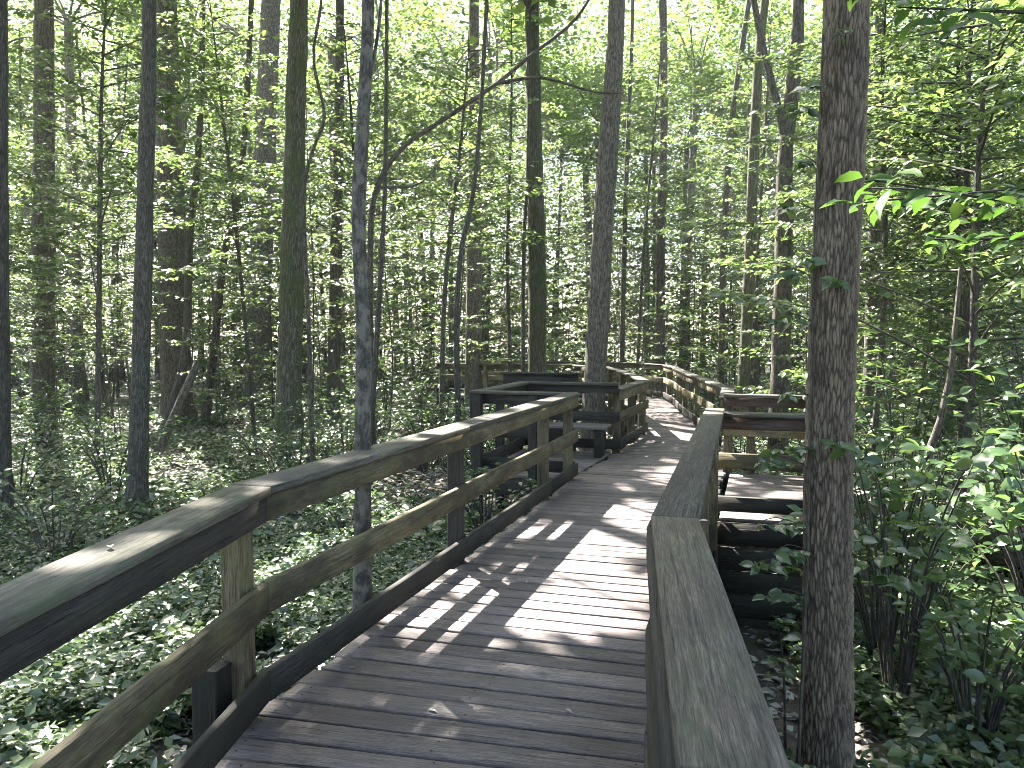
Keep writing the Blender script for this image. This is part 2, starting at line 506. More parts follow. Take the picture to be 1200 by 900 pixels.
def keep_low(P):
    x, y = sun_foot(P)
    g = vnoise(x, y, 1.7, 2) * 0.6 + vnoise(x, y, 0.6, 3) * 0.4
    shaft = (g > 0.44) & (rng.random(len(P)) < np.where(y < 24, .72, .4))
    return (~opened(P) | (rng.random(len(P)) < 0.035)) & ~shaft
def keep_tall(P):
    return ~opened(P) | (rng.random(len(P)) < 0.035)
def keep_high(P):
    x, y = sun_foot(P)
    g = vnoise(x, y, 1.7, 2) * 0.6 + vnoise(x, y, 0.6, 3) * 0.4
    far = np.clip((y - 9) / 4, 0, 1)
    thr = 0.70 - 0.42 * far
    thr = np.where((x > 3.2) & (y < 13), .40, thr)
    shade = (y < 11) & (x > -1.4) & (x < 3.0)
    thr = np.where(shade, 0.80, thr)
    thr = np.where((y < 3.95) & (x > -1.3) & (x < 1.6), 1.1, thr)  # canopy kept closed along these rays to hold the near deck in shade
    return (g < thr) & (~opened(P) | (rng.random(len(P)) < 0.004))

def keep_far(P):
    x, y = sun_foot(P)
    g = vnoise(x, y, 1.7, 2) * 0.6 + vnoise(x, y, 0.6, 3) * 0.4
    return (g < 0.52) & (~opened(P) | (rng.random(len(P)) < 0.02))
# ------------------------------------------------------------------ ground
def build_ground():
    xs = np.concatenate([np.linspace(-220, -40, 12), np.linspace(-36, 36, 145), np.linspace(40, 220, 12)])
    ys = np.concatenate([np.linspace(-220, -12, 10), np.linspace(-8, 60, 137), np.linspace(66, 320, 14)])
    X, Y = np.meshgrid(xs, ys, indexing='ij')
    V = np.stack([X, Y, ground_z(X, Y)], -1).reshape(-1, 3)
    nx, ny = len(xs), len(ys)
    i, j = np.meshgrid(np.arange(nx - 1), np.arange(ny - 1), indexing='ij')
    F = np.stack([i * ny + j, (i + 1) * ny + j, (i + 1) * ny + j + 1, i * ny + j + 1], -1).reshape(-1, 4)
    o = link('ground', mk_mesh('ground', V, F, None, True), M['ground'])
    o['kind'] = 'structure'
build_ground()

# ------------------------------------------------------------------ boardwalk
LEFT_A = [(-1.38, -0.8), (-1.22, 1.7), (-1.10, 3.30), (-0.36, 5.56), (0.37, 7.79), (0.74, 8.93)]
RIGHT_A = [(0.06, -0.8), (0.27, 1.11), (0.525, 2.74), (1.80, 7.02)]
LEFT_B = [(1.53, 10.96), (2.30, 13.1), (2.40, 14.9), (2.44, 17.2), (2.40, 19.4), (1.7, 20.7), (0.3, 21.6), (-2.2, 22.3)]
RIGHT_B = [(2.60, 9.40), (3.10, 11.1), (3.43, 14.0), (3.62, 16.1), (3.95, 18.6), (4.10, 20.6), (3.75, 22.1), (2.7, 23.2), (0.9, 23.9), (-1.6, 24.5)]
BAY_L = [(0.74, 8.93), (-0.45, 9.33), (0.18, 11.38), (1.53, 10.96)]
BAY_R = [(1.83, 7.04), (2.88, 6.74), (3.55, 9.08), (2.60, 9.40)]
CENTER = [(-0.66, -0.8), (-0.47, 1.4), (-0.22, 3.1), (0.55, 5.8), (1.2, 7.9), (1.9, 10.1), (2.55, 12.2), (2.95, 14.3), (3.08, 16.6), (3.2, 18.6),
          (3.15, 20.2), (2.6, 21.5), (1.5, 22.3), (0.2, 22.8), (-1.8, 23.4)]

def poly_hit(c, d, poly):
    best = None
    for (x0, y0), (x1, y1) in zip(poly[:-1], poly[1:]):
        ex, ey = x1 - x0, y1 - y0
        den = d[0] * ey - d[1] * ex
        if abs(den) < 1e-9:
            continue
        t = ((x0 - c[0]) * ey - (y0 - c[1]) * ex) / den
        u = ((x0 - c[0]) * d[1] - (y0 - c[1]) * d[0]) / den
        if t > 0 and -1e-6 <= u <= 1 + 1e-6 and (best is None or t < best):
            best = t
    return best

def prism(name, quad, z0, z1, mat, parent, ch=0.004, midcut=0):
    """a board from a bottom/top outline (4 xy points, long side first) with chamfered top edges, in its own frame with X along the grain"""
    q = np.array(quad, float)
    d = (q[1] + q[2]) / 2 - (q[0] + q[3]) / 2
    ang = math.atan2(d[1], d[0]); c = q.mean(0)
    R = np.array([[math.cos(-ang), -math.sin(-ang)], [math.sin(-ang), math.cos(-ang)]])
    l = (q - c) @ R.T
    def inset(l, h):
        m = l.mean(0); o = l.copy()
        for k in range(4):
            o[k, 1] += -h if l[k, 1] > m[1] else h
            o[k, 0] += -h * .5 if l[k, 0] > m[0] else h * .5
        return o
    zc = (z0 + z1) / 2
    rings = [(inset(l, ch * .6), z0), (l, z0 + ch), (l, z1 - ch), (inset(l, ch), z1)]
    V = np.array([[p[0], p[1], z - zc] for r, z in rings for p in r])
    F = []
    ccw = ((l[1] - l[0])[0] * (l[2] - l[1])[1] - (l[1] - l[0])[1] * (l[2] - l[1])[0]) > 0
    for k in range(3):
        for a in range(4):
            b_ = (a + 1) % 4
            F.append([k * 4 + a, k * 4 + b_, (k + 1) * 4 + b_, (k + 1) * 4 + a])
    F.append([3, 2, 1, 0]); F.append([12, 13, 14, 15])
    F = np.array(F)
    if not ccw:
        F = F[:, ::-1]
    return link(name, mk_mesh(name, V, F), mat, parent, (c[0], c[1], zc), ang)

def strip(name, pts, a, b, z0, z1, mat, parent, gap=0.004, jit=0.0, splits=None):
    """boards between two offsets of a polyline (offset positive to its right), mitred where it bends"""
    P = [np.array(p, float) for p in pts]
    n = len(P)
    D = [unit(P[k + 1] - P[k]) for k in range(n - 1)]
    Nn = [np.array([d[1], -d[0]]) for d in D]
    mats = mat if isinstance(mat, list) else [mat] * (n - 1)
    for k in range(n - 1):
        def corner(i, off):
            if i == 0:
                return P[0] + Nn[0] * off
            if i == n - 1:
                return P[-1] + Nn[-1] * off
            m = Nn[i - 1] + Nn[i]; m = m / np.linalg.norm(m)
            return P[i] + m * off / max(0.4, m.dot(Nn[k]))
        q = [corner(k, a), corner(k + 1, a), corner(k + 1, b), corner(k, b)]
        q[0] = q[0] + D[k] * gap; q[3] = q[3] + D[k] * gap
        q[1] = q[1] - D[k] * gap; q[2] = q[2] - D[k] * gap
        dz = random.uniform(-jit, jit)
        prism(name, q, z0 + dz, z1 + dz, mats[k], parent, 0.005)

bw = bpy.data.objects.new('boardwalk', None); COL.objects.link(bw)
bw['kind'] = 'structure'
def build_deck():
    path = smooth_path([(x, y, 0) for x, y in CENTER], 900)[:, :2]
    arc = np.concatenate([[0], np.cumsum(np.linalg.norm(np.diff(path, axis=0), axis=1))])
    L = LEFT_A + LEFT_B; R = RIGHT_A + RIGHT_B
    pitch = 0.156
    ns = int(arc[-1] / pitch)
    ends = []
    for k in range(ns + 1):
        s = k * pitch
        c = np.array([np.interp(s, arc, path[:, 0]), np.interp(s, arc, path[:, 1])])
        c2 = np.array([np.interp(s + .3, arc, path[:, 0]), np.interp(s + .3, arc, path[:, 1])])
        c1 = np.array([np.interp(s - .3, arc, path[:, 0]), np.interp(s - .3, arc, path[:, 1])])
        d = unit(c2 - c1); nrm = np.array([d[1], -d[0]])
        tl = poly_hit(c, -nrm, L); tr = poly_hit(c, nrm, R)
        tl = 0.8 if tl is None else min(tl, 1.3); tr = 0.8 if tr is None else min(tr, 1.3)
        ends.append((c - nrm * (tl + 0.02), c + nrm * (tr + 0.02), d, nrm))
    for k in range(ns):
        l0, r0, d, nrm = ends[k]; l1, r1, _, _ = ends[k + 1]
        g = random.uniform(0.006, 0.0135)
        jl, jr = random.uniform(-.02, .05), random.uniform(-.02, .03)
        q = [l0 + d * g - nrm * jl, r0 + d * g + nrm * jr, r1 - d * g + nrm * jr, l1 - d * g - nrm * jl]
        dz = random.uniform(-.0025, .0025)
        o = prism('plank', q, -0.038 + dz, dz, M['deck'], bw, 0.005)
        o.rotation_euler.x = random.uniform(-.006, .006)
    # floors of the two bench bays
    for pts, sgn in ((BAY_L, 1), (BAY_R, 1)):
        a0, a1, b1, b0 = [np.array(p) for p in pts]
        n = 15
        for k in range(n):
            t0, t1 = k / n, (k + 1) / n
            q = [a0 + (b0 - a0) * t0, a1 + (b1 - a1) * t0, a1 + (b1 - a1) * t1, a0 + (b0 - a0) * t1]
            dd = unit(b0 - a0) * 0.006
            inn = unit(a1 - a0) * 0.09
            q = [q[0] + dd + inn, q[1] + dd, q[2] - dd, q[3] - dd + inn]
            prism('plank', q, -0.038, -0.001 + random.uniform(-.002, .002), M['deck'], bw, 0.005)
    for pts, off in ((LEFT_A, (0.02, 0.06)), (LEFT_B, (0.02, 0.06)), (RIGHT_A, (-0.06, -0.02)), (RIGHT_B, (-0.06, -0.02))):
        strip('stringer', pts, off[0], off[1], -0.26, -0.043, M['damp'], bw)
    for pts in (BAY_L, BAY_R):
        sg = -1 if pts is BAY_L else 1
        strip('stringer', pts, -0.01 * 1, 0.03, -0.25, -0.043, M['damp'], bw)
build_deck()

def skirt(a, b, zs):
    a = np.array(a); b = np.array(b); d = unit(b - a); n = np.array([d[1], -d[0]])
    for k, (z0, z1) in enumerate(zs):
        e = random.uniform(0, .03)
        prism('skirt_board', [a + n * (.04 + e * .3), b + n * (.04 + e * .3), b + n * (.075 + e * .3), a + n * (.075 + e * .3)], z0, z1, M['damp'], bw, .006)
SZ = [(-1.55 + .215 * k, -1.55 + .215 * k + .203) for k in range(6)]
skirt((1.86, 7.06), (2.92, 6.76), SZ)
skirt((2.95, 6.78), (3.60, 9.06), SZ)
skirt((1.24, 4.9), (1.80, 6.9), SZ)
def near_deck(x, y, margin=1.0):
    path = np.array(CENTER)
    best = 1e9
    for p, q in zip(path[:-1], path[1:]):
        e = q - p; t = np.clip(((x - p[0]) * e[0] + (y - p[1]) * e[1]) / e.dot(e), 0, 1)
        best = min(best, math.hypot(x - p[0] - e[0] * t, y - p[1] - e[1] * t))
    for b_ in (BAY_L, BAY_R):
        c = np.array(b_).mean(0)
        best = min(best, math.hypot(x - c[0], y - c[1]) - 0.6)
    return best < 0.8 + margin

def post(root, x, y, ang, ztop, mat, w=0.1, zbot=None):
    zb = float(ground_z(x, y)) - 0.15 if zbot is None else zbot
    c, s = math.cos(ang), math.sin(ang)
    q = []
    V = []
    h = w / 2; ch = 0.006
    prof = [(-h + ch, -h), (h - ch, -h), (h, -h + ch), (h, h - ch), (h - ch, h), (-h + ch, h), (-h, h - ch), (-h, -h + ch)]
    Lz = ztop - zb
    for z in (0, Lz):
        for p in prof:
            V.append((z - Lz / 2, p[0], p[1]))
    F = [[k, (k + 1) % 8, 8 + (k + 1) % 8, 8 + k] for k in range(8)]
    me = bpy.data.meshes.new('post')
    me.from_pydata(V, [], F + [list(range(8, 16)), list(range(7, -1, -1))])
    o = link('post', me, mat, root, (x, y, (ztop + zb) / 2))
    from mathutils import Matrix
    o.rotation_euler = (Matrix.Rotation(ang, 3, 'Z') @ Matrix.Rotation(-math.pi / 2, 3, 'Y')).to_euler()
    return o

def railing(label, pts, side, posts, zc=1.01, cap=(-0.13, 0.055), face_h=0.115, mats=None, group='wooden railings of the boardwalk',
            names=('rail', 'rail', 'damp'), capmat='cap', postmat='rail', levels=((0.45, 0.59), (0.055, 0.195)), inner=True):
    root = thing('railing', label, 'railing', (0, 0, 0), group)
    s = side if inner else side
    def off(a, b):
        return (a * s, b * s) if s > 0 else (b * s, a * s)
    a, b = off(*cap)
    strip('handrail_cap', pts, a, b, zc - 0.038, zc, M[capmat], root, 0.002, 0.002)
    a, b = off(0.0, 0.038)
    fm = [M[names[0]]] * (len(pts) - 1) if not mats else [M[m] for m in mats]
    strip('top_rail', pts, a, b, zc - 0.041 - face_h, zc - 0.041, fm, root, 0.003, 0.0)
    strip('middle_rail', pts, a, b, levels[0][0], levels[0][1], M[names[1]], root, 0.003, 0.006)
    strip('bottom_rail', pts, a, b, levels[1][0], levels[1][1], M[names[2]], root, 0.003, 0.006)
    for (x, y, ang, *m) in posts:
        nx, ny = math.sin(ang) * s, -math.cos(ang) * s
        post(root, x - nx * 0.054, y - ny * 0.054, ang, zc - 0.042, M[m[0] if m else postmat])
    return root

def along(pts, ds):
    P = np.array(pts, float); arc = np.concatenate([[0], np.cumsum(np.linalg.norm(np.diff(P, axis=0), axis=1))])
    r = []
    for d in ds:
        x = np.interp(d, arc, P[:, 0]); y = np.interp(d, arc, P[:, 1])
        k = min(max(np.searchsorted(arc, d + 1e-6) - 1, 0), len(P) - 2)
        e = P[k + 1] - P[k]
        r.append((x, y, math.atan2(e[1], e[0])))
    return r

aA = math.atan2(2.26, 0.74)
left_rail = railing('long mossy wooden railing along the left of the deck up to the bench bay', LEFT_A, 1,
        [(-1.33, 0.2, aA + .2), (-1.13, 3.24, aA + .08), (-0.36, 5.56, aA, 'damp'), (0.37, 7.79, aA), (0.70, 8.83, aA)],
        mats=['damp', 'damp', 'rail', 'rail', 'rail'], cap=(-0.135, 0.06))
post(left_rail, -1.27, 3.17, aA + .08, 0.27, M['damp'], .12)
railing('wooden railing with broad grey cap board down the right front of the deck', RIGHT_A, -1,
        [(0.10, -0.4, 1.45), (0.50, 2.62, 1.4), (1.12, 4.74, 1.28), (1.77, 6.93, 1.28)], cap=(-0.146, 0.022), names=('damp', 'damp', 'damp'), capmat='cap_plain')
railing('dark three sided wooden railing around the bench bay left of the deck', BAY_L, 1,
        [(b[0], b[1], b[2]) for b in along(BAY_L, (0.5, 1.2, 1.4, 2.4, 3.3, 4.1))], names=('damp', 'damp', 'damp'), postmat='damp', cap=(-0.06, 0.11))
railing('reddish brown three sided railing around the bay behind the thick ridged trunk', BAY_R, -1,
        [(b[0], b[1], b[2]) for b in along(BAY_R, (1.0, 1.2, 2.35, 3.45, 4.2))], names=('red', 'rail', 'damp'), postmat='rail', cap=(-0.06, 0.11), zc=0.97)
railing('wooden railing beyond the left bench bay bending left behind the big straight trunk', LEFT_B, 1,
        along(LEFT_B, (0.1, 1.2, 2.2, 3.9, 5.7, 7.6, 8.9, 10.6, 12.8)), zc=0.93, face_h=0.13, cap=(-0.12, 0.06))
railing('long curving far railing on the outer right side of the boardwalk', RIGHT_B, -1,
        along(RIGHT_B, (0.08, 1.8, 3.6, 5.4, 7.2, 9.0, 10.9, 12.6, 14.4, 16.2, 18.0)), zc=0.93, cap=(-0.12, 0.06))

def bench(label, a, b, inward, back, zb):
    a = np.array(a); b = np.array(b); d = unit(b - a); n = np.array(inward)
    root = thing('bench', label, 'bench', (a[0], a[1], 0), None)
    def pr(name, q, z0, z1, mat):
        return prism(name, [p - a for p in q], z0, z1, mat, root)
    for k in range(3):
        o0 = 0.06 + k * 0.15; o1 = o0 + 0.142
        pr('seat_board', [a + n * o0, b + n * o0, b + n * o1, a + n * o1], 0.40, 0.438, M['deck'])
    for p in (a + d * 0.15, b - d * 0.15):
        pr('leg', [p + n * 0.08 - d * .02, p + n * 0.08 + d * .07, p + n * 0.44 + d * .07, p + n * 0.44 - d * .02], 0.001, 0.397, M['damp'])
    if back:
        p0, p1 = back
        p0 = np.array(p0); p1 = np.array(p1); e = unit(p1 - p0); m = np.array([e[1], -e[0]]) 
        pr('backrest', [p0, p1, p1 + m * .038, p0 + m * .038], zb - 0.25, zb, M['damp'])
        pr('backrest_cap', [p0 - m * .05 - e * .03, p1 - m * .05 + e * .03, p1 + m * .09 + e * .03, p0 + m * .09 - e * .03], zb + 0.003, zb + 0.035, M['damp'])
        for p in (p0 + e * .05, p1 - e * .14):
            pr('upright', [p - m * .1, p + e * .09 - m * .1, p + e * .09 - m * .004, p - m * .004], 0.001 if zb < 1 else -0.2, zb - .001, M['red'])
    return root
bench('weathered bench under a high dark backrest in the left bay', (0.25, 11.22), (1.42, 10.86), (-0.29, -0.95), ((-0.12, 11.62), (0.98, 11.28)), 1.10)

# landmarks by which the many saplings, shrubs and stems of the woods are told apart
MARKS = [(-.66, 'dark edge trunk'), (-.60, 'thick grey brown trunk'), (-.49, 'dark leaning trunk'), (-.437, 'massive broad trunk'), (-.335, 'wide pale trunk'),
         (-.29, 'mossy flared trunk'), (-.235, 'medium trunk'), (-.195, 'slim pale stem'), (-.07, 'crooked trunk'), (.033, 'trunk behind the backrest'), (.11, 'big straight trunk'),
         (.193, 'trunk behind the bend'), (.285, 'slim leaning trunk'), (.35, 'forked trunk'), (.42, 'thick ridged trunk'), (.468, 'shaded trunk')]
def where(kind, x, y):
    a = x / y
    dep = 'near' if y < 15 else ('middle distance' if y < 23 else ('far back' if y < 33 else 'deepest set'))
    if a < MARKS[0][0]:
        return '%s %s at the far left outside the %s' % (dep, kind, MARKS[0][1])
    if a >= MARKS[-1][0]:
        return '%s %s right of the %s%s' % (dep, kind, MARKS[-1][1], ' at the edge' if a > .57 else '')
    for (p, m), (q, k) in zip(MARKS[:-1], MARKS[1:]):
        if p <= a < q:
            return '%s %s between the %s and the %s' % (dep, kind, m, k)
# ------------------------------------------------------------------ trees
def ridge_disp(depth, cell_u=0.028, cell_v=0.10):
    """plates and fissures of deep bark as real relief"""
    def f(arc, ang, rad):
        r0 = float(np.median(rad)); circ = 2 * math.pi * r0; Lz = arc[-1]
        nu = max(8, int(circ / cell_u)); nv = max(4, int(Lz / cell_v))
        kd = KDTree((nu + 4) * nv)
        k = 0
        for j in range(nv):
            row = [((i + rng.random() * .95 + .5 * (j % 2)), j + rng.random() * 1.6) for i in range(nu)]
            for (u, v) in row[-2:]:
                kd.insert((u - nu, v, 0), k); k += 1
            for (u, v) in row:
                kd.insert((u, v, 0), k); k += 1
            for (u, v) in row[:2]:
                kd.insert((u + nu, v, 0), k); k += 1
        kd.balance()
        out = np.zeros((len(arc), len(ang)))
        f.depth = depth
        for i, s in enumerate(arc):
            w = 0.5 * math.sin(s * 9.0)
            for j, t in enumerate(ang):
                q = kd.find_n((((t / (2 * math.pi) * nu) + w) % nu, s / Lz * nv, 0), 2)
                e = q[1][2] - q[0][2]
                out[i, j] = -depth * (1 - min(1.0, e / 0.55)) ** 1.1
        f.ridge = (1 + out / depth).ravel()
        return out + depth * .5 * (rng.random(out.shape) - .5)
    return f

def rough_disp(amt):
    def f(arc, ang, rad):
        A, B_ = np.meshgrid(arc, ang, indexing='ij')
        n = vnoise(A, np.cos(B_) * 1.3, 0.35, rng.integers(50)) + vnoise(A, np.sin(B_) * 1.3, 0.8, rng.integers(50)) - 1.0
        return n * amt * rad[:, None]
    return f

def trunk_tube(T, pts, r0, r1, sides=10, flare=0.7, disp=None, seg=0.35):
    P = np.array(pts, float)
    L = np.linalg.norm(np.diff(P, axis=0), axis=1).sum()
    n = max(6, int(L / seg))
    path = smooth_path(pts, n)
    t = np.linspace(0, 1, n)
    rad = r0 + (r1 - r0) * t
    hz = path[:, 2] - path[0, 2]
    rad = rad * (1 + flare * np.exp(-np.maximum(hz, 0) / 0.32))
    T.add(path, rad, sides, disp or rough_disp(0.12))
    return path

def canopy(root, origin, top, zc, R, n, mat, lsz, limb_from, T, nlimb=7, rz=0.85, keep=keep_high):
    C = []
    for _ in range(max(8, n // 55)):
        v = rng.normal(size=3); v /= np.linalg.norm(v)
        rr = rng.random() ** 0.45
        C.append((top[0] + v[0] * R * rr, top[1] + v[1] * R * rr, zc + v[2] * R * rz * rr))
    C = np.array(C)
    for k in range(min(nlimb, len(C))):
        e = C[k]; b_ = np.array(limb_from) + (np.array(top) - np.array(limb_from)) * rng.random()
        mid = (b_ + e) / 2 + np.array([0, 0, 0.4])
        T.add(smooth_path([b_, mid, e], 7), interp([0.05, 0.012], 7), 5)
    Lf = Leaves()
    idx = rng.integers(len(C), size=n)
    P = C[idx] + rng.normal(size=(n, 3)) * np.array([0.6, 0.6, 0.28])
    ang = rng.random(n) * 2 * math.pi
    Tn = np.stack([np.cos(ang), np.sin(ang), rng.normal(-.15, .3, n)], -1)
    Nn = np.stack([rng.normal(0, .45, n), rng.normal(0, .45, n), np.ones(n)], -1)
    L = lsz * rng.uniform(.7, 1.3, n)
    Lf.add(P, Tn, Nn, L, L * .72)
    link('crown', Lf.mesh('crown', origin, keep), mat, root)

TREES = 0
def tree(label, pts, r0, r1, bark_, zc=None, R=2.8, n=2200, forks=(), group=None, disp=None, sides=10, name='tree', flare=0.7, seg=0.35, crown=True, lsz=0.27, extend=True, keep=keep_high):
    pts = sorted([tuple(p) for p in pts], key=lambda p: p[2]) if not forks or True else pts
    b = pts[0]
    gz = float(ground_z(b[0], b[1]))
    full = [(b[0], b[1], gz - 0.12)] + [p for p in pts if p[2] > gz + 0.15]
    top = full[-1]
    if extend and crown:
        p0, p1 = np.array(full[-2]), np.array(full[-1])
        d = unit(p1 - p0) * 0.35 + np.array([0, 0, 0.65]); d = unit(d)
        zt = (zc or 14) - 0.8
        e = p1 + d * max(0.5, zt - p1[2])
        full.append(tuple(e)); top = full[-1]
        r1 = r1 * 0.7
    o = thing(name, label, 'tree', (b[0], b[1], gz), group)
    T = Tubes()
    trunk_tube(T, full, r0, r1, sides, flare, disp, seg)
    tm = T.mesh('trunk', (b[0], b[1], gz))
    if disp is not None and hasattr(disp, 'ridge'):
        at = tm.attributes.new('ridge', 'FLOAT', 'POINT')
        at.data.foreach_set('value', disp.ridge.astype(np.float32))
    link('trunk', tm, M[bark_], o)
    Lb = Tubes()
    for f, fr0, fr1 in forks:
        k = max(8, len(f) * 4)
        Tf = Tubes(); Tf.add(smooth_path(f, k), interp([fr0, fr1], k), 8, rough_disp(.1))
        link('limb', Tf.mesh('limb', (b[0], b[1], gz)), M[bark_], o)
    if crown:
        lf = tuple(np.array(full[-1]) * .7 + np.array(full[-2]) * .3) if extend else full[-1]
        canopy(o, (b[0], b[1], gz), top, zc or 14, R, n, M['leaf_high'], lsz, lf, Lb, keep=keep)
    if Lb.n:
        link('crown_limb', Lb.mesh('crown_limb', (b[0], b[1], gz)), M[bark_], o)['kind'] = 'stuff'
    return o

MT = []
def main(label, pts, r, bark_, **k):
    MT.append((pts[0][0], pts[0][1]))
    r1 = k.pop('r1', r * 0.72)
    return tree(label, pts, r, r1, bark_, **k)

main('dark slim trunk at the edge behind the front of the left railing', [(-6.2, 9.2, -.88), (-6.08, 9.2, 2.82), (-5.97, 9.2, 5.58)], .11, 'bark_dark', R=3.4, n=4500)
main('straight thick grey brown trunk standing apart on the far left', [(-12.29, 20, -.78), (-12.06, 20, 4.85), (-11.85, 20, 10.62)], .30, 'bark', r1=.25, zc=16, R=3.4, n=2600)
main('dark leaning trunk in front of the massive trunk, left of the railing', [(-4.9, 9.9, -.79), (-4.77, 9.9, 1.61), (-4.62, 9.9, 4.3), (-4.55, 9.9, 6.09)], .125, 'bark_dark', r1=.10, R=3.6, n=7000)
main('massive broad trunk standing behind the dark leaning trunk', [(-8.97, 20.5, -.73), (-8.99, 20.5, 3.14), (-9.0, 20.5, 7.8), (-9.03, 20.5, 10.84)], .42, 'bark', r1=.36, zc=17, R=3.8, n=3000)
main('thin trunk leaning across the foot of the massive trunk', [(-8.64, 19, -.7), (-8.08, 19, 1.36), (-7.9, 19, 4.07), (-7.56, 19, 7.15)], .12, 'bark_dark', n=1500, R=2.2)
main('thin leaning trunk between the massive trunk and the pale trunk', [(-8.07, 20, -.73), (-7.78, 20, 1.12), (-7.43, 20, 3.76), (-6.89, 20, 6.37)], .12, 'bark', n=1500, R=2.2)
main('wide pale trunk standing back to the left of the mossy flared trunk', [(-8.71, 26, -1.0), (-8.26, 26, 7.22), (-7.91, 26, 13.3)], .42, 'bark_grey', r1=.36, zc=18, R=3.6, n=2600)
main('stout greenish mossy trunk with a flared foot left of the railing', [(-4.39, 14.9, -.83), (-4.24, 14.9, 2.9), (-4.13, 14.9, 5.64), (-4.02, 14.9, 8.33)], .255, 'bark_moss', r1=.19, R=4.0, n=7000, flare=.95, zc=15, sides=20, seg=.12)
main('medium trunk between the mossy flared trunk and the slim pale mottled stem', [(-4.65, 19.8, -.82), (-4.5, 19.8, 3.74), (-4.35, 19.8, 8.01)], .18, 'bark_dark', R=3, n=2400)
main('sinuous vine thin sapling stem right of the mossy flared trunk', [(-2.58, 9.9, -.75), (-2.61, 9.9, 1.61), (-2.64, 9.9, 2.7), (-2.64, 9.9, 3.59), (-2.49, 9.9, 4.12), (-2.37, 9.9, 4.48), (-2.5, 9.9, 5.18), (-2.37, 9.9, 6.09)], .03, 'bark', r1=.022, n=900, R=1.6, zc=9.5)
main('slim pale mottled stem rising beside the left railing', [(-.9, 4.4, -.8), (-.87, 4.4, .34), (-.86, 4.4, 1.14), (-.85, 4.4, 1.63), (-.87, 4.4, 2.35), (-.83, 4.4, 2.97), (-.80, 4.4, 3.62), (-.82, 4.5, 5.2)], .055, 'bark_grey', r1=.036, n=1500, R=2.2, zc=11, sides=14, seg=.15, flare=.35,
     forks=[([(-.83, 4.4, 2.95), (-.77, 4.42, 3.25), (-.73, 4.45, 3.62), (-.66, 4.5, 4.6)], .012, .006)])
main('thin dark pole trunk just right of the slim pale mottled stem', [(-2.45, 13, -.75), (-2.31, 13, 1.3), (-2.19, 13, 3.02), (-2.11, 13, 4.58)], .055, 'bark_dark', n=900, R=1.6, zc=10)
main('bent tree with one long limb slanting up to the right across the scene', [(-2.45, 13.5, -.75), (-2.47, 13.5, .39), (-2.47, 13.5, 3.08), (-2.37, 13.5, 4.18), (-1.92, 13.5, 4.91), (-1.18, 13.5, 5.41), (-.25, 13.5, 6.03), (.32, 13.5, 6.49), (1.05, 13.5, 7.06), (1.46, 13.5, 7.7), (1.9, 13.5, 8.6)], .058, 'bark', r1=.026, n=1200, R=1.8, zc=11,
     forks=[([(-.25, 13.5, 6.03), (.5, 13.45, 6.1), (1.4, 13.4, 5.85), (1.9, 13.3, 5.8)], .035, .012), ([(-2.3, 13.5, 4.25), (-1.6, 13.6, 4.35), (-1.15, 13.7, 4.9)], .028, .01)])
main('slim crooked trunk left of the dark bench bay railing', [(-.85, 12.5, -.75), (-.9, 12.5, 1.6), (-.83, 12.5, 2.97), (-.55, 12.5, 4.6)], .055, 'bark_dark', n=900, R=1.6, zc=10)
main('pale brown trunk standing back above the left end of the bench bay', [(-1.13, 22, -.6), (-1.06, 22, 4.93), (-1.06, 22, 7.55)], .25, 'bark', R=3, n=2000)
main('straight shaded trunk directly behind the high bench backrest', [(.6, 18, -.7), (.58, 18, 3.55), (.51, 18, 6.47), (.45, 18, 9.72)], .22, 'bark_moss', r1=.19, R=3.2, n=2400, zc=16)
main('very thin dark stem beside the trunk behind the bench backrest', [(.24, 16.5, -.7), (.25, 16.5, 3.39), (.33, 16.5, 5.19)], .05, 'bark_dark', n=700, R=1.5, zc=10)
main('big straight brown trunk beside the far end of the bench bay', [(1.47, 14, -.7), (1.51, 14, .81), (1.63, 14, 3.44), (1.77, 14, 5.7), (1.87, 14, 7.93)], .235, 'bark', r1=.185, R=3.4, n=2800, zc=15, sides=22, seg=.12, flare=.4)
main('thin pole trunk just right of the big straight brown trunk', [(3.70, 26, -.7), (3.72, 26, .9), (3.82, 26, 7.2), (3.95, 26, 11.0)], .1, 'bark_dark', n=900, R=1.8)
main('straight mid sized trunk beyond the curve of the far railing', [(5.05, 26, -.6), (4.98, 26, 4.4), (5.04, 26, 8.6), (4.96, 26, 13.3)], .2, 'bark', R=3, n=2000, zc=16)
main('slim trunk with a lean standing behind the far curving railing', [(6.01, 22, -.6), (6.0, 22, .58), (6.01, 22, 3.97), (6.17, 22, 7.55), (6.5, 22, 10.28), (6.65, 22, 11.51)], .12, 'bark_dark', n=1400, R=2.2, zc=15)
main('straight trunk left of the forked trunk behind the right railing', [(5.41, 18, -.6), (5.52, 18, 3.16), (5.56, 18, 5.51), (5.66, 18, 8.2), (5.79, 18, 9.72)], .165, 'bark_moss', R=2.6, n=1800)
main('forked trunk splitting in two just left of the thick ridged trunk', [(4.89, 14, -.7), (4.88, 14, .5), (4.91, 14, 3.13), (4.90, 14, 4.9), (4.99, 14, 5.85), (5.07, 14, 7.04), (5.08, 14, 7.93)], .185, 'bark', r1=.11, R=3, n=2200, sides=16, seg=.18, flare=.4,
     forks=[([(4.91, 14, 4.7), (4.88, 14, 5.2), (4.73, 14, 5.85), (4.45, 14, 6.89), (4.23, 14, 7.93), (4.0, 14, 9.6), (3.8, 14, 11.2)], .085, .04)])
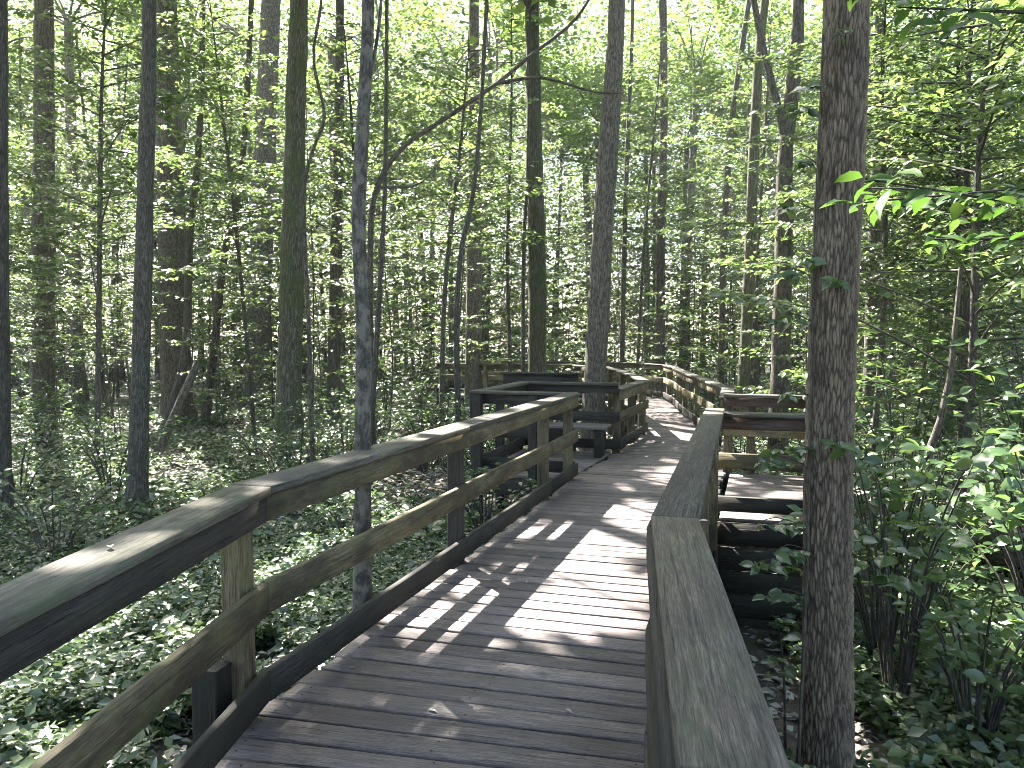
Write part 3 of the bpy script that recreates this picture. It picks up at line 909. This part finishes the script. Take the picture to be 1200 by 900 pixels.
main('thick ridged trunk standing close against the right railing', [(1.86, 4.35, -1.1), (1.83, 4.35, -.15), (1.81, 4.35, .65), (1.81, 4.35, 1.39), (1.82, 4.35, 2.11), (1.84, 4.35, 2.91), (1.85, 4.35, 3.69), (1.9, 4.35, 5.5)], .142, 'bark_ridged', r1=.118, R=3, n=2200, sides=190, seg=.019, flare=.12,
     disp=ridge_disp(.013, .0165, .115), extend=False, crown=False)
main('shaded trunk just right of the thick ridged trunk, farther back', [(6.81, 14.5, -.7), (6.79, 14.5, 1.59), (6.79, 14.5, 3.97), (6.78, 14.5, 6.31)], .155, 'bark_dark', R=2.8, n=2200)
main('short leaning sapling stem over the sunlit patch right of the thick trunk', [(3.88, 8, -1.3), (3.98, 8, -.85), (4.1, 8, -.4), (4.31, 8, .25), (4.55, 8, 1.1), (4.7, 8.1, 2.4)], .07, 'bark', r1=.02, crown=False)

# neighbours outside the picture and the trees standing farther back
def in_frame(x, y, pad=0.0):
    return y > 0.3 and abs(x) < y * 0.667 + pad
FAR_LABEL = 'tall trunk among the many standing far back in the woods'
NEAR_LABEL = 'tall forest tree standing outside the view beside the boardwalk'
def forest():
    for gx in np.arange(-24, 26, 4.6):
        for gy in np.arange(-4, 52, 4.6):
            x = gx + rng.uniform(-1.7, 1.7); y = gy + rng.uniform(-1.7, 1.7)
            if near_deck(x, y, 1.2) or min(math.hypot(x - a, y - c) for a, c in MT) < 2.2:
                continue
            vis = in_frame(x, y, 1.0)
            if vis and y < 27:
                continue
            if not vis and (y > 34 or abs(x) > 21):
                continue
            r = rng.uniform(.10, .24)
            gz = float(ground_z(x, y))
            h = rng.uniform(9, 12)
            lean = rng.normal(0, .35, 2)
            pts = [(x, y, gz), (x + lean[0] * .4, y + lean[1] * .4, h * .5), (x + lean[0], y + lean[1], h)]
            far = vis
            fl = where('tall tree', x, y) if far else NEAR_LABEL
            tree(fl, pts, r, r * .7, 'bark_far' if far else 'bark', zc=rng.uniform(9, 16) if far else rng.uniform(12.5, 17),
                 R=rng.uniform(3.2, 4.4) if far else rng.uniform(2.8, 3.8), n=6200 if far else 1500, group=fl if far else 'forest trees outside the view',
                 sides=8, seg=.9, lsz=.2 if far else .29, keep=keep_far if far else keep_high)
    k = 0
    while k < 28:
        y = rng.uniform(28, 55); x = rng.uniform(-.70, .70) * y
        if near_deck(x, y, 1.0) or min(math.hypot(x - a, y - c) for a, c in MT) < 1.0:
            continue
        k += 1
        r = rng.choice([.05, .06, .08, .11, .15, .2])
        gz = float(ground_z(x, y)); h = rng.uniform(9, 16); lean = rng.normal(0, .7, 2)
        pts = [(x, y, gz), (x + lean[0] * .3, y + lean[1] * .3, h * .5), (x + lean[0], y + lean[1], h)]
        fl = where('bare slender stem', x, y)
        tree(fl, pts, r, r * .55, 'bark_far' if rng.random() < .6 else 'bark_dark', group=fl,
             crown=False, sides=7, seg=.8, name='slender_tree', flare=.4)
forest()

# ------------------------------------------------------------------ understory: saplings with layered sprays
def spray(Lf, path, L0, lsz, nt=None, droop=.15, flat=.35, wr=.62, dens=1.0):
    """leaves along alternating twigs of one branch; path (n,3)"""
    n = len(path)
    arc = np.concatenate([[0], np.cumsum(np.linalg.norm(np.diff(path, axis=0), axis=1))]); L = arc[-1]
    k = nt or max(3, int(L / (lsz * 1.25) * dens))
    s = np.linspace(.12, 1, k) * L
    P = np.stack([np.interp(s, arc, path[:, c]) for c in range(3)], -1)
    T = unit(np.stack([np.interp(s, arc, np.gradient(path[:, c], arc)) for c in range(3)], -1))
    side = np.where(np.arange(k) % 2 == 0, 1.0, -1.0)[:, None]
    lat = unit(np.cross(T, np.array([0, 0, 1.0])))
    tw = unit(T * .65 + lat * side * rng.uniform(.6, 1.0, (k, 1)) + rng.normal(0, .15, (k, 3)))
    tl = (L0 * (1.05 - .7 * (s / L)) * rng.uniform(.5, 1.2, k))
    m = max(2, int(L0 / (lsz * .62)))
    f = (np.arange(m) + .5) / m
    Q = P[:, None] + tw[:, None] * (tl[:, None, None] * f[None, :, None])
    Q[..., 2] -= droop * (tl[:, None] * f[None]) ** 1.5
    sd = np.where(np.arange(m) % 2 == 0, 1.0, -1.0)[None, :, None]
    lt = unit(np.cross(tw, np.array([0, 0, 1.0])))[:, None]
    D = unit(tw[:, None] * .6 + lt * sd * .8 + rng.normal(0, .25, (k, m, 3)) + np.array([0, 0, -.15]))
    N = np.array([0, 0, 1.0]) + rng.normal(0, flat, (k, m, 3))
    N[..., 0:2] += np.array([-.16, -.26])
    ok = rng.random((k, m)) < .92
    q = Q[ok] + rng.normal(0, lsz * .12, (ok.sum(), 3))
    l = lsz * rng.uniform(.6, 1.25, ok.sum())
    Lf.add(q, D[ok], N[ok], l, l * wr)

def sapling_geo(x, y, h, lsz, z_lo, nb, spread, r, dens=1.0, tilt=None):
    gz = float(ground_z(x, y))
    tl = rng.normal(0, .05 * h, 2) if tilt is None else np.array(tilt)
    path = smooth_path([(x, y, gz - .05), (x + tl[0] * .3 + rng.normal(0, .06), y + tl[1] * .3, gz + h * .4), (x + tl[0] * .7, y + tl[1] * .7 + rng.normal(0, .08), gz + h * .75), (x + tl[0], y + tl[1], gz + h)], 12)
    T = Tubes(); Lf = Leaves()
    T.add(path, interp([r, r * .8, r * .2], 12), 6, rough_disp(.08))
    az = rng.random() * 6.28
    for k in range(nb):
        f = z_lo + (1 - z_lo) * (k + rng.random()) / nb
        i = f * 11; a = path[int(min(i, 10))]; b_ = path[int(min(i, 10)) + 1]; p = a + (b_ - a) * (i - int(min(i, 10)))
        az += 2.4 + rng.normal(0, .4)
        ln = spread * (1 - .75 * max(0, (f - .35) / .65) ** 1.4) * rng.uniform(.55, 1.15)
        up = rng.uniform(.05, .5)
        d = np.array([math.cos(az), math.sin(az), 0])
        q = [p, p + d * ln * .5 + np.array([0, 0, ln * .5 * up]), p + d * ln + np.array([0, 0, ln * up * .65])]
        bp = smooth_path(q, 5)
        T.add(bp, interp([max(.006, r * .3), .003], 5), 4)
        spray(Lf, bp, min(.6, ln * .42), lsz, dens=dens)
    return gz, T, Lf

def sapling(label, group, x, y, h, lsz=.12, z_lo=.2, nb=18, spread=1.6, r=.035, mat='leaf', name='sapling', keep=keep_low, shape='diamond', dens=1.0, tilt=None, cat='sapling'):
    gz, T, Lf = sapling_geo(x, y, h, lsz, z_lo, nb, spread, r, dens, tilt)
    o = thing(name, label, cat, (x, y, gz), group)
    link('stem', T.mesh('stem', (x, y, gz)), M['bark_dark'], o)
    link('foliage', Lf.mesh('foliage', (x, y, gz), keep, shape), M[mat], o)
    return o

def understory():
    cnt = [0, 0, 0]
    k = 0; tries = 0
    placed = []
    while k < 250 and tries < 12000:
        tries += 1
        y = 11 + 33 * rng.random() ** 0.85
        x = rng.uniform(-.74, .74) * y
        if near_deck(x, y, 1.1) or min(math.hypot(x - a, y - c) for a, c in MT) < .9:
            continue
        if any(y < c and abs(x / y - a / c) < .022 for a, c in MT if c < 27 and c > 8):
            continue
        if y < 15 and abs(x) < y * .62 and not (x > 5):
            if rng.random() < .7:
                continue
        if any(math.hypot(x - a, y - c) < 1.3 for a, c in placed):
            continue
        placed.append((x, y))
        k += 1
        h = rng.uniform(3.0, 8.0) if y < 18 else rng.uniform(4.5, 9.5 + (y - 18) * .36)
        lsz = .10 if y < 17 else (.13 if y < 27 else .19)
        nb = int(12 + h * 2.2)
        sp = rng.uniform(1.1, 1.7) if h < 5 else rng.uniform(1.6, 2.5)
        g = where('tall leafy sapling' if h > 6 else 'low leafy sapling', x, y)
        sapling(g, g, x, y, h, lsz, rng.uniform(.05, .28), nb, sp, rng.uniform(.010, .024), dens=1.8)
understory()

# tall understory trees whose sprays hang in front of the trunks
TALL = [(-7.2, 13.2, 8.6, .30), (-3.2, 17.2, 9.0, .35), (-1.5, 16.0, 8.4, .4), (-10.8, 15.5, 0, 0), (-6.0, 17.8, 10, .35), (3.4, 17.6, 0, 0),
        (7.2, 12.2, 8.0, .25), (8.2, 16.5, 9.5, .25), (-13.5, 18.5, 9, .2), (0.0, 19.6, 11, .4), (6.4, 20.2, 11, .3), (4.0, 24.8, 12, .35), (9.6, 10.6, 7.5, .15), (-9.5, 11.2, 7.5, .3), (4.75, 8.1, 6.0, .22), (6.0, 10.2, 7.5, .2), (5.6, 11.9, 8, .3)]
TL = ['broad leafy young tree in the upper left, just behind the dark leaning trunk', 'leafy young tree with sprays around the medium trunk behind the left railing', 'bright leafy young tree above the left bench bay',
      'leafy young tree in front of the thick grey brown trunk on the far left', 'leafy young tree hiding the top of the wide pale trunk', '', 'leafy young tree just right of the shaded trunk beyond the right bay',
      'tall leafy young tree far back at the right beyond the right bay', 'leafy young tree at the edge of view beyond the far left trunk', 'tall bright young tree behind the trunk at the bench backrest',
      'tall leafy young tree behind the forked trunk', 'tall leafy young tree straight behind the far bend', 'dense leafy young tree filling the right edge of the view', 'leafy young tree right behind the dark slim edge trunk', 'leafy young tree rising over the bushes right of the thick ridged trunk', 'leafy young tree behind the bushes near the right edge', 'slender leafy young tree in front of the shaded trunk']
for (x, y, h, zl), lb in zip(TALL, TL):
    if h:
        sapling(lb, None, x, y, h, .12 if y < 16 else .14, zl, 46, 2.7, .055, name='young_tree', cat='young tree', dens=1.7, keep=keep_tall)

# ------------------------------------------------------------------ shrubs, ferns, ground plants
def shrub(label, group, x, y, h, w, lsz, mat='leaf_shrub', stems=7, lo=2, shape='ovate', keep=None, name='shrub', wr=.58, gz=None):
    gz = float(ground_z(x, y)) if gz is None else gz
    T = Tubes(); Lf = Leaves()
    for s in range(stems):
        az = s * 2.4 + rng.normal(0, .3); ou = w * rng.uniform(.25, 1.0)
        hh = h * rng.uniform(.55, 1.0)
        d = np.array([math.cos(az), math.sin(az), 0])
        b_ = np.array([x, y, gz]) + d * .05
        path = smooth_path([b_, b_ + d * ou * .3 + np.array([0, 0, hh * .55]), b_ + d * ou * .75 + np.array([0, 0, hh * .9]), b_ + d * ou + np.array([0, 0, hh])], 8)
        T.add(path, interp([.011, .004], 8), 5)
        spray(Lf, path[lo:], min(.45, h * .28), lsz, flat=.42, droop=.3, wr=wr)
    o = thing(name, label, 'shrub', (x, y, gz), group)
    link('stem', T.mesh('stem', (x, y, gz)), M['bark_dark'], o)
    link('foliage', Lf.mesh('foliage', (x, y, gz), keep, shape), M[mat], o)
    return o

# right side, close up
RS = [(3.05, 4.9, 1.25, .6, .12, 'broad leaved shrub just right of the thick ridged trunk'),
      (3.0, 6.1, 1.9, .7, .12, 'leafy shrub filling the gap between the ridged trunk and the right bay railing'),
      (4.25, 6.0, 2.0, .9, .13, 'large broad leaved bush at mid height on the right'),
      (5.2, 7.3, 2.6, 1.0, .13, 'tall broad leaved bush behind the large one on the right'),
      (3.45, 4.3, .75, .6, .11, 'low dark leaved bush at the bottom right corner'),
      (2.45, 3.6, .55, .45, .10, 'low leafy bush at the foot of the thick ridged trunk'),
      (4.6, 8.9, 2.6, 1.0, .12, 'leafy bush beyond the leaning sapling stem on the right'),
      (6.4, 9.2, 3.0, 1.2, .13, 'high bush at the right edge below the dense young tree'),
      (1.78, 4.72, 1.15, .2, .08, 'small shrub squeezed between the right railing and the ridged trunk'),
      (2.75, 5.35, 2.15, .7, .115, 'leafy shrub directly behind the right side of the thick ridged trunk'),
      (3.75, 5.15, 2.1, .8, .12, 'spreading broad leaved bush in front of the thin bare fallen branch'),
      (4.6, 4.9, 1.5, .7, .12, 'broad leaved bush low at the right edge of the view'),
      (4.0, 7.2, 1.0, .7, .10, 'low bush in the sunlit patch by the leaning sapling stem')]
for x, y, h, w, ls, lb in RS:
    shrub(lb, None, x, y, h, w, ls * 1.15, stems=3 if x < 2 else 17, lo=4 if (h > 1.9 and y < 6.2) else 2)
k = 0
while k < 26:
    y = rng.uniform(9.5, 24); x = rng.uniform(.2, .7) * y
    if near_deck(x, y, .5):
        continue
    k += 1
    lb = where('bushy shrub', x, y)
    shrub(lb, lb, x, y, rng.uniform(.8, 2.0), rng.uniform(.5, .9), .12, shape='diamond', stems=8)
k = 0
while k < 85:
    y = rng.uniform(8, 24); x = rng.uniform(-.74, .1) * y
    if near_deck(x, y, .4) or (-1.5 - y * .12 < x + y * .38 < .6):
        continue
    k += 1
    lb = where('low shrub', x, y)
    shrub(lb, lb, x, y, rng.uniform(.4, 1.4), rng.uniform(.4, .9), .075 if y < 13 else .10, 'leaf_shrub', shape='diamond', stems=8)
shrub('dark green bush at the edge behind the front of the left railing', None, -4.6, 7.6, 1.0, .9, .08, shape='diamond', stems=14)
shrub('small dark bush between the edge trunk and the dark leaning trunk', None, -5.6, 10.6, 1.3, .9, .09, shape='diamond', stems=12)

k = 0
while k < 70:
    y = rng.uniform(22, 42); x = rng.uniform(-.72, .72) * y
    if near_deck(x, y, .8):
        continue
    k += 1
    lb = where('thicket shrub', x, y)
    shrub(lb, lb, x, y, rng.uniform(1.6, 4.0), rng.uniform(.9, 1.6), .2, 'leaf', shape='diamond', stems=11)

def fern_mesh(sz):
    Lf = Leaves()
    nf = 9
    for f in range(nf):
        az = f * 6.283 / nf + rng.normal(0, .2)
        d = np.array([math.cos(az), math.sin(az), 0]); L = sz * rng.uniform(.8, 1.15)
        n = 17
        t = np.linspace(.12, 1, n)
        P = d * (t * L * .85)[:, None]; P[:, 2] = L * (.75 * t - .72 * t ** 2.2)
        T = unit(np.gradient(P, axis=0)); lat = np.cross(T, [0, 0, 1.0])
        w = .23 * L * np.sin(np.clip(t * 2.6 + .35, 0, math.pi)) + .012
        for sg in (1, -1):
            D = unit(lat * sg + T * .35 + np.array([0, 0, -.12]))
            Lf.add(P, D, np.tile([0, 0, 1.0], (n, 1)) + rng.normal(0, .12, (n, 3)), w, np.full(n, L * .052))
        Lf.add(P[:1] * 0, unit(P[8:9]), np.array([[0, 0, 1.0]]), np.array([L * .5]), np.array([.012]))
    return Lf.mesh('frond')
FM = [fern_mesh(.42), fern_mesh(.5), fern_mesh(.36)]
for m in FM:
    m.materials.append(M['fern'])
fern_spots = []
while len(fern_spots) < 50:
    y = rng.uniform(2.2, 10); x = rng.uniform(-.72, -.05) * y - .4
    if near_deck(x, y, .28):
        continue
    fern_spots.append((x, y))
for k, (x, y) in enumerate(fern_spots):
    gz = float(ground_z(x, y))
    o = link('fern', FM[k % 3], None, None, (x, y, gz + .02), rng.random() * 6.28)
    s = rng.uniform(.6, 1.0); o.scale = (s, s, s)
    o['label'] = 'low green fern on the forest floor beneath the left railing'; o['category'] = 'fern'; o['group'] = 'ferns beneath the left railing'

def ground_plants():
    Lf = Leaves()
    def patch(n, fx, lsz, hmax, thr):
        x, y = fx(n)
        ok = np.array([not near_deck(a, c, -.05) for a, c in zip(x, y)])
        drift = np.clip(1 - np.abs(x + .43 * y + .2 + 1.2 * (vnoise(x, y, 3.0, 30) - .5)) / 1.3, 0, 1) * (y > 8)
        ok &= ~((x > .7) & (x < 2.3) & (y > 4.4) & (y < 7.2))
        ok &= vnoise(x, y, 1.3, 9) * .7 + vnoise(x, y, .4, 10) * .3 > thr + .17 * drift
        x, y = x[ok], y[ok]
        z = ground_z(x, y)
        k = 6
        n = len(x)
        hh = rng.uniform(.05, hmax, n)
        ang = rng.random((n, 1)) * 6.28 + np.arange(k)[None] * 2.4
        D = np.stack([np.cos(ang), np.sin(ang), rng.normal(.05, .25, (n, k))], -1)
        r = lsz * .45 * rng.random((n, k, 1))
        lv = hh[:, None] * rng.uniform(.4, 1.0, (n, k))
        P = np.stack([np.repeat(x[:, None], k, 1), np.repeat(y[:, None], k, 1), z[:, None] + lv], -1) + D * r
        N = np.array([-.14, -.22, 1.0]) + rng.normal(0, .40, (n, k, 3))
        L = lsz * rng.uniform(.6, 1.3, (n, k)) * rng.uniform(.55, 1.5, (n, 1))
        Lf.add(P.reshape(-1, 3), D.reshape(-1, 3), N.reshape(-1, 3), L.ravel(), (L * .62).ravel())
    patch(24000, lambda n: (lambda y: (rng.uniform(-.74, .05, n) * y - .2, y))(1.3 + 7.5 * rng.random(n) ** .8), .065, .28, .18)
    patch(5000, lambda n: (lambda y: (rng.uniform(.15, .74, n) * y + .2, y))(1.8 + 7 * rng.random(n) ** .8), .085, .32, .30)
    patch(22000, lambda n: (lambda y: (rng.uniform(-.74, .72, n) * y, y))(8 + 16 * rng.random(n) ** .9), .10, .35, .41)
    patch(6000, lambda n: (lambda y: (rng.uniform(-.74, .72, n) * y, y))(22 + 26 * rng.random(n)), .2, .6, .42)
    o = link('ground_plants', Lf.mesh('ground_plants'), M['leaf_ground'])
    o['kind'] = 'stuff'; o['label'] = 'carpet of small green plants on the forest floor'
ground_plants()

def litter():
    Lf = Leaves()
    n = 34000
    y = 1.2 + 24 * rng.random(n) ** 1.5; x = rng.uniform(-.76, .74, n) * (y + .6)
    z = ground_z(x, y) + .01 + rng.random(n) * .03
    a = rng.random(n) * 6.28
    D = np.stack([np.cos(a), np.sin(a), rng.normal(0, .25, n)], -1)
    N = np.stack([rng.normal(0, .35, n), rng.normal(0, .35, n), np.ones(n)], -1)
    L = rng.uniform(.045, .09, n) * (1 + y / 14)
    Lf.add(np.stack([x, y, z], -1), D, N, L, L * .55)
    o = link('fallen_leaves', Lf.mesh('fallen_leaves'), M['litter'])
    o['kind'] = 'stuff'; o['label'] = 'brown leaf litter covering the forest floor'
litter()

# leaves lying on the deck
k = 0
lm = {}
def one_leaf(L, w):
    Lf = Leaves(); Lf.add(np.array([[-L / 2, 0, .006]]), np.array([[1.0, 0, 0.05]]), np.array([[0, .1, 1.0]]), np.array([L]), np.array([w]))
    m = Lf.mesh('deck_leaf', shape='ovate'); m.materials.append(M['litter']); return m
lm = [one_leaf(.04, .022), one_leaf(.055, .02), one_leaf(.035, .02)]
for x, y, z in [(-1.0, 3.35, 0), (-.86, 3.9, 0), (-.8, 3.75, 0), (.25, 3.3, 0), (-.35, 3.3, 0), (.66, 2.62, 1.012), (-1.22, 2.3, 1.012),
                (.1, 5.1, 0), (.5, 6.2, 0), (-.72, 4.3, 0)]:
    o = link('fallen_leaf', lm[k % 3], None, None, (x, y, z + .002), rng.random() * 6.28); k += 1
    o['label'] = 'small dry brown leaf lying on the boards of the walk'; o['category'] = 'leaf'; o['group'] = 'dry leaves on the boardwalk'

# ------------------------------------------------------------------ vine on the thick trunk, overhanging branches, logs
def vine():
    Lf = Leaves(); T = Tubes()
    cx, cy_ = 1.83, 4.35
    T.add(smooth_path([(cx - .17, cy_ - .03, -.95), (cx - .165, cy_ - .08, .2), (cx - .155, cy_ - .06, 1.2), (cx - .15, cy_ - .05, 2.1), (cx - .13, cy_ - .05, 3.3)], 20), interp([.012, .006], 20), 5)
    for z, az, ln, nn in [(2.05, 3.6, .16, 5), (1.93, 4.3, .16, 5), (1.72, 3.3, .22, 7), (1.98, 3.0, .2, 6), (2.35, 3.1, .2, 6), (2.6, 3.3, .16, 5), (3.0, 3.4, .16, 5), (3.25, 4.2, .14, 4),
                          (1.05, 4.4, .26, 9), (1.0, 3.5, .3, 9), (.9, 3.0, .28, 8), (.55, 3.2, .3, 9), (.42, 3.5, .26, 8), (.3, 3.1, .3, 9), (.15, 3.3, .25, 7), (.95, 5.4, .3, 8), (2.9, 2.9, .2, 6), (1.3, 3.2, .18, 5)]:
        d = np.array([math.cos(az), math.sin(az), .15])
        p0 = np.array([cx, cy_, z]) + d * .145
        path = smooth_path([p0, p0 + d * ln * .6 + np.array([0, 0, .03]), p0 + d * ln + np.array([0, 0, -.03])], 5)
        T.add(path, interp([.004, .002], 5), 4)
        n = int(nn * 1.8)
        t = rng.random(n)[:, None]
        P = path[0] * (1 - t) + path[-1] * t
        a = rng.random(n) * 6.28
        D = np.stack([np.cos(a), np.sin(a) - .3, rng.normal(-.25, .3, n)], -1)
        N = np.array([-.1, -.45, .9]) + rng.normal(0, .35, (n, 3))
        L = rng.uniform(.05, .115, n)
        Lf.add(P, D, N, L, L * .62)
    o = thing('climbing_vine', 'leafy vine climbing the near side of the thick ridged trunk', 'vine', (cx, cy_, -.95))
    link('stem', T.mesh('stem', (cx, cy_, -.95)), M['bark_dark'], o)
    link('foliage', Lf.mesh('foliage', (cx, cy_, -.95), None, 'ovate'), M['leaf_shrub'], o)
vine()

def overhang():
    x, y = 3.3, 3.3; gz = float(ground_z(x, y))
    T = Tubes(); Lf = Leaves()
    T.add(smooth_path([(x, y, gz), (x + .05, y, 1.5), (x - .05, y + .05, 3.2), (x + .1, y, 5.0)], 14), interp([.06, .035], 14), 8, rough_disp(.08))
    def br(pts, r, lsz, tw, nt=None, flat=.35):
        p = smooth_path(pts, 10)
        T.add(p, interp([r, .003], 10), 5)
        spray(Lf, p[2:], tw, lsz, nt=nt, flat=flat, droop=.5, wr=.46)
    br([(x, y, 1.85), (2.5, 2.95, 2.10), (1.75, 2.7, 2.12), (1.16, 2.55, 2.17)], .012, .10, .24, 26)
    br([(x, y, 2.0), (2.4, 3.2, 2.25), (1.7, 3.0, 2.2), (1.3, 2.95, 2.16)], .010, .10, .22, 20)
    br([(x, y, 1.95), (2.6, 3.0, 2.02), (2.0, 2.9, 2.02), (1.5, 2.75, 2.0)], .009, .10, .2, 16)
    br([(x, y, 2.55), (2.5, 3.0, 2.86), (1.9, 2.8, 2.80), (1.32, 2.7, 2.78)], .014, .11, .26, 20)
    br([(x, y, 2.85), (2.6, 3.1, 3.05), (2.0, 2.9, 2.98), (1.3, 2.8, 2.95), (1.05, 2.7, 2.86)], .012, .11, .26, 16)
    br([(x, y, 3.1), (2.7, 3.4, 3.3), (2.2, 3.3, 3.32), (1.6, 3.3, 3.3)], .012, .10, .26, 16)
    o = thing('overhanging_tree', 'young tree at the right edge reaching backlit branches in front of the ridged trunk', 'young tree', (x, y, gz))
    link('trunk', T.mesh('trunk', (x, y, gz)), M['bark_dark'], o)
    link('foliage', Lf.mesh('foliage', (x, y, gz), None, 'ovate'), M['leaf_fresh'], o)
overhang()

def log(label, pts, r, mat='bark_moss'):
    b = pts[0]
    T = Tubes()
    n = 16
    P = smooth_path(pts, n); rad = interp([r, r * .75], n)
    rad[0] = rad[-1] = .01
    P[1] = P[0] + (P[1] - P[0]) * .05; P[-2] = P[-1] + (P[-2] - P[-1]) * .05
    T.add(P, rad, 10, rough_disp(.2))
    o = link('fallen_log', T.mesh('fallen_log', b), M[mat], None, b)
    o['label'] = label; o['category'] = 'log'
def gp(x, y, dz):
    return (x, y, float(ground_z(x, y)) + dz)
log('thick mossy fallen log lying in shade at the right edge', [gp(5.0, 7.9, .45), gp(6.2, 8.2, .5), gp(8.0, 8.4, .45)], .2)
log('thin bare fallen branch lying across the bushes on the right', [(3.3, 5.6, .62), (4.2, 5.7, .55), (5.2, 5.9, .55)], .018, 'bark')
log('pale fallen trunk on the sunlit floor behind the left railing', [gp(-3.0, 15.2, .1), gp(-1.9, 16.2, .25), gp(-.9, 17.6, .5)], .09, 'bark_grey')
log('broken leaning snag beside the dark leaning trunk', [gp(-6.8, 14.4, -.05), (-6.3, 14.6, .5), (-6.05, 14.8, 1.2)], .09, 'bark')
log('dark fallen trunk on the floor left of the bench bay', [gp(-2.3, 18.5, .15), gp(-.4, 19.5, .55), gp(.9, 20, .5)], .14, 'bark_dark')

# ------------------------------------------------------------------ woods far behind
def far_woods():
    Lf = Leaves()
    n = 230000
    y = rng.uniform(42, 85, n); x = rng.uniform(-.8, .8, n) * y
    z = -0.8 + 30.5 * rng.random(n)
    g = vnoise(x + y * .7, z * 1.6 + y * .3, 2.6, 20) * .6 + vnoise(x + y, z + y, 1.0, 21) * .4
    ok = g > .33 + .07 * (z / 30)
    P = np.stack([x, y, z], -1)[ok]; m = len(P)
    a = rng.random(m) * 6.28
    D = np.stack([np.cos(a), np.sin(a), rng.normal(-.1, .3, m)], -1)
    N = np.stack([rng.normal(0, .5, m), rng.normal(-.2, .5, m), np.ones(m)], -1)
    L = rng.uniform(.28, .52, m)
    Lf.add(P, D, N, L, L * .65)
    o = link('distant_woods', Lf.mesh('distant_woods'), M['leaf_high'])
    o['kind'] = 'stuff'; o['label'] = 'mass of distant leafy woods closing the view'
far_woods()

# ------------------------------------------------------------------ nail heads, haze
def nails():
    V, F = [], []
    for o in bw.children:
        if not o.name.startswith('plank'):
            continue
        c = np.array(o.location[:2]); a = o.rotation_euler.z
        if c[1] > 9:
            continue
        L = max(v.co.x for v in o.data.vertices)
        e = np.array([math.cos(a), math.sin(a)]); m = np.array([-e[1], e[0]])
        for sx in (-L + .09, 0.0, L - .09):
            for sy in (-.038, .038):
                p = c + e * (sx + random.uniform(-.008, .008)) + m * sy
                k = len(V)
                for t in range(6):
                    V.append((p[0] + .0055 * math.cos(t * 1.047), p[1] + .0055 * math.sin(t * 1.047), .0042))
                V.append((p[0], p[1], .0052))
                for t in range(6):
                    F.append((k + t, k + (t + 1) % 6, k + 6))
    m, n, l, b = newmat('rusty_steel')
    b.inputs['Base Color'].default_value = (.03, .022, .018, 1); b.inputs['Metallic'].default_value = .6; b.inputs['Roughness'].default_value = .6
    o = link('nail_head', mk_mesh('nail_head', np.array(V), np.array(F)), m, bw)
    o['kind'] = 'stuff'
nails()

def haze():
    x, y0, y1, z0, z1 = 230, -230, 330, -3.5, 31
    V = np.array([(-x, y0, z0), (x, y0, z0), (x, y1, z0), (-x, y1, z0), (-x, y0, z1), (x, y0, z1), (x, y1, z1), (-x, y1, z1)])
    F = np.array([[3, 2, 1, 0], [4, 5, 6, 7], [0, 1, 5, 4], [1, 2, 6, 5], [2, 3, 7, 6], [3, 0, 4, 7]])
    m = bpy.data.materials.new('forest_air'); m.use_nodes = True
    n = m.node_tree.nodes; l = m.node_tree.links
    n.remove(n['Principled BSDF'])
    v = n.new('ShaderNodeVolumePrincipled')
    v.inputs['Color'].default_value = (.93, .96, 1, 1)
    v.inputs['Density'].default_value = HAZE
    v.inputs['Anisotropy'].default_value = 0.3
    l.new(v.outputs[0], n['Material Output'].inputs['Volume'])
    o = link('haze', mk_mesh('haze', V, F), m)
    o['kind'] = 'stuff'; o['label'] = 'thin pale haze in the air between the trees'
HAZE = 0.0005
haze()
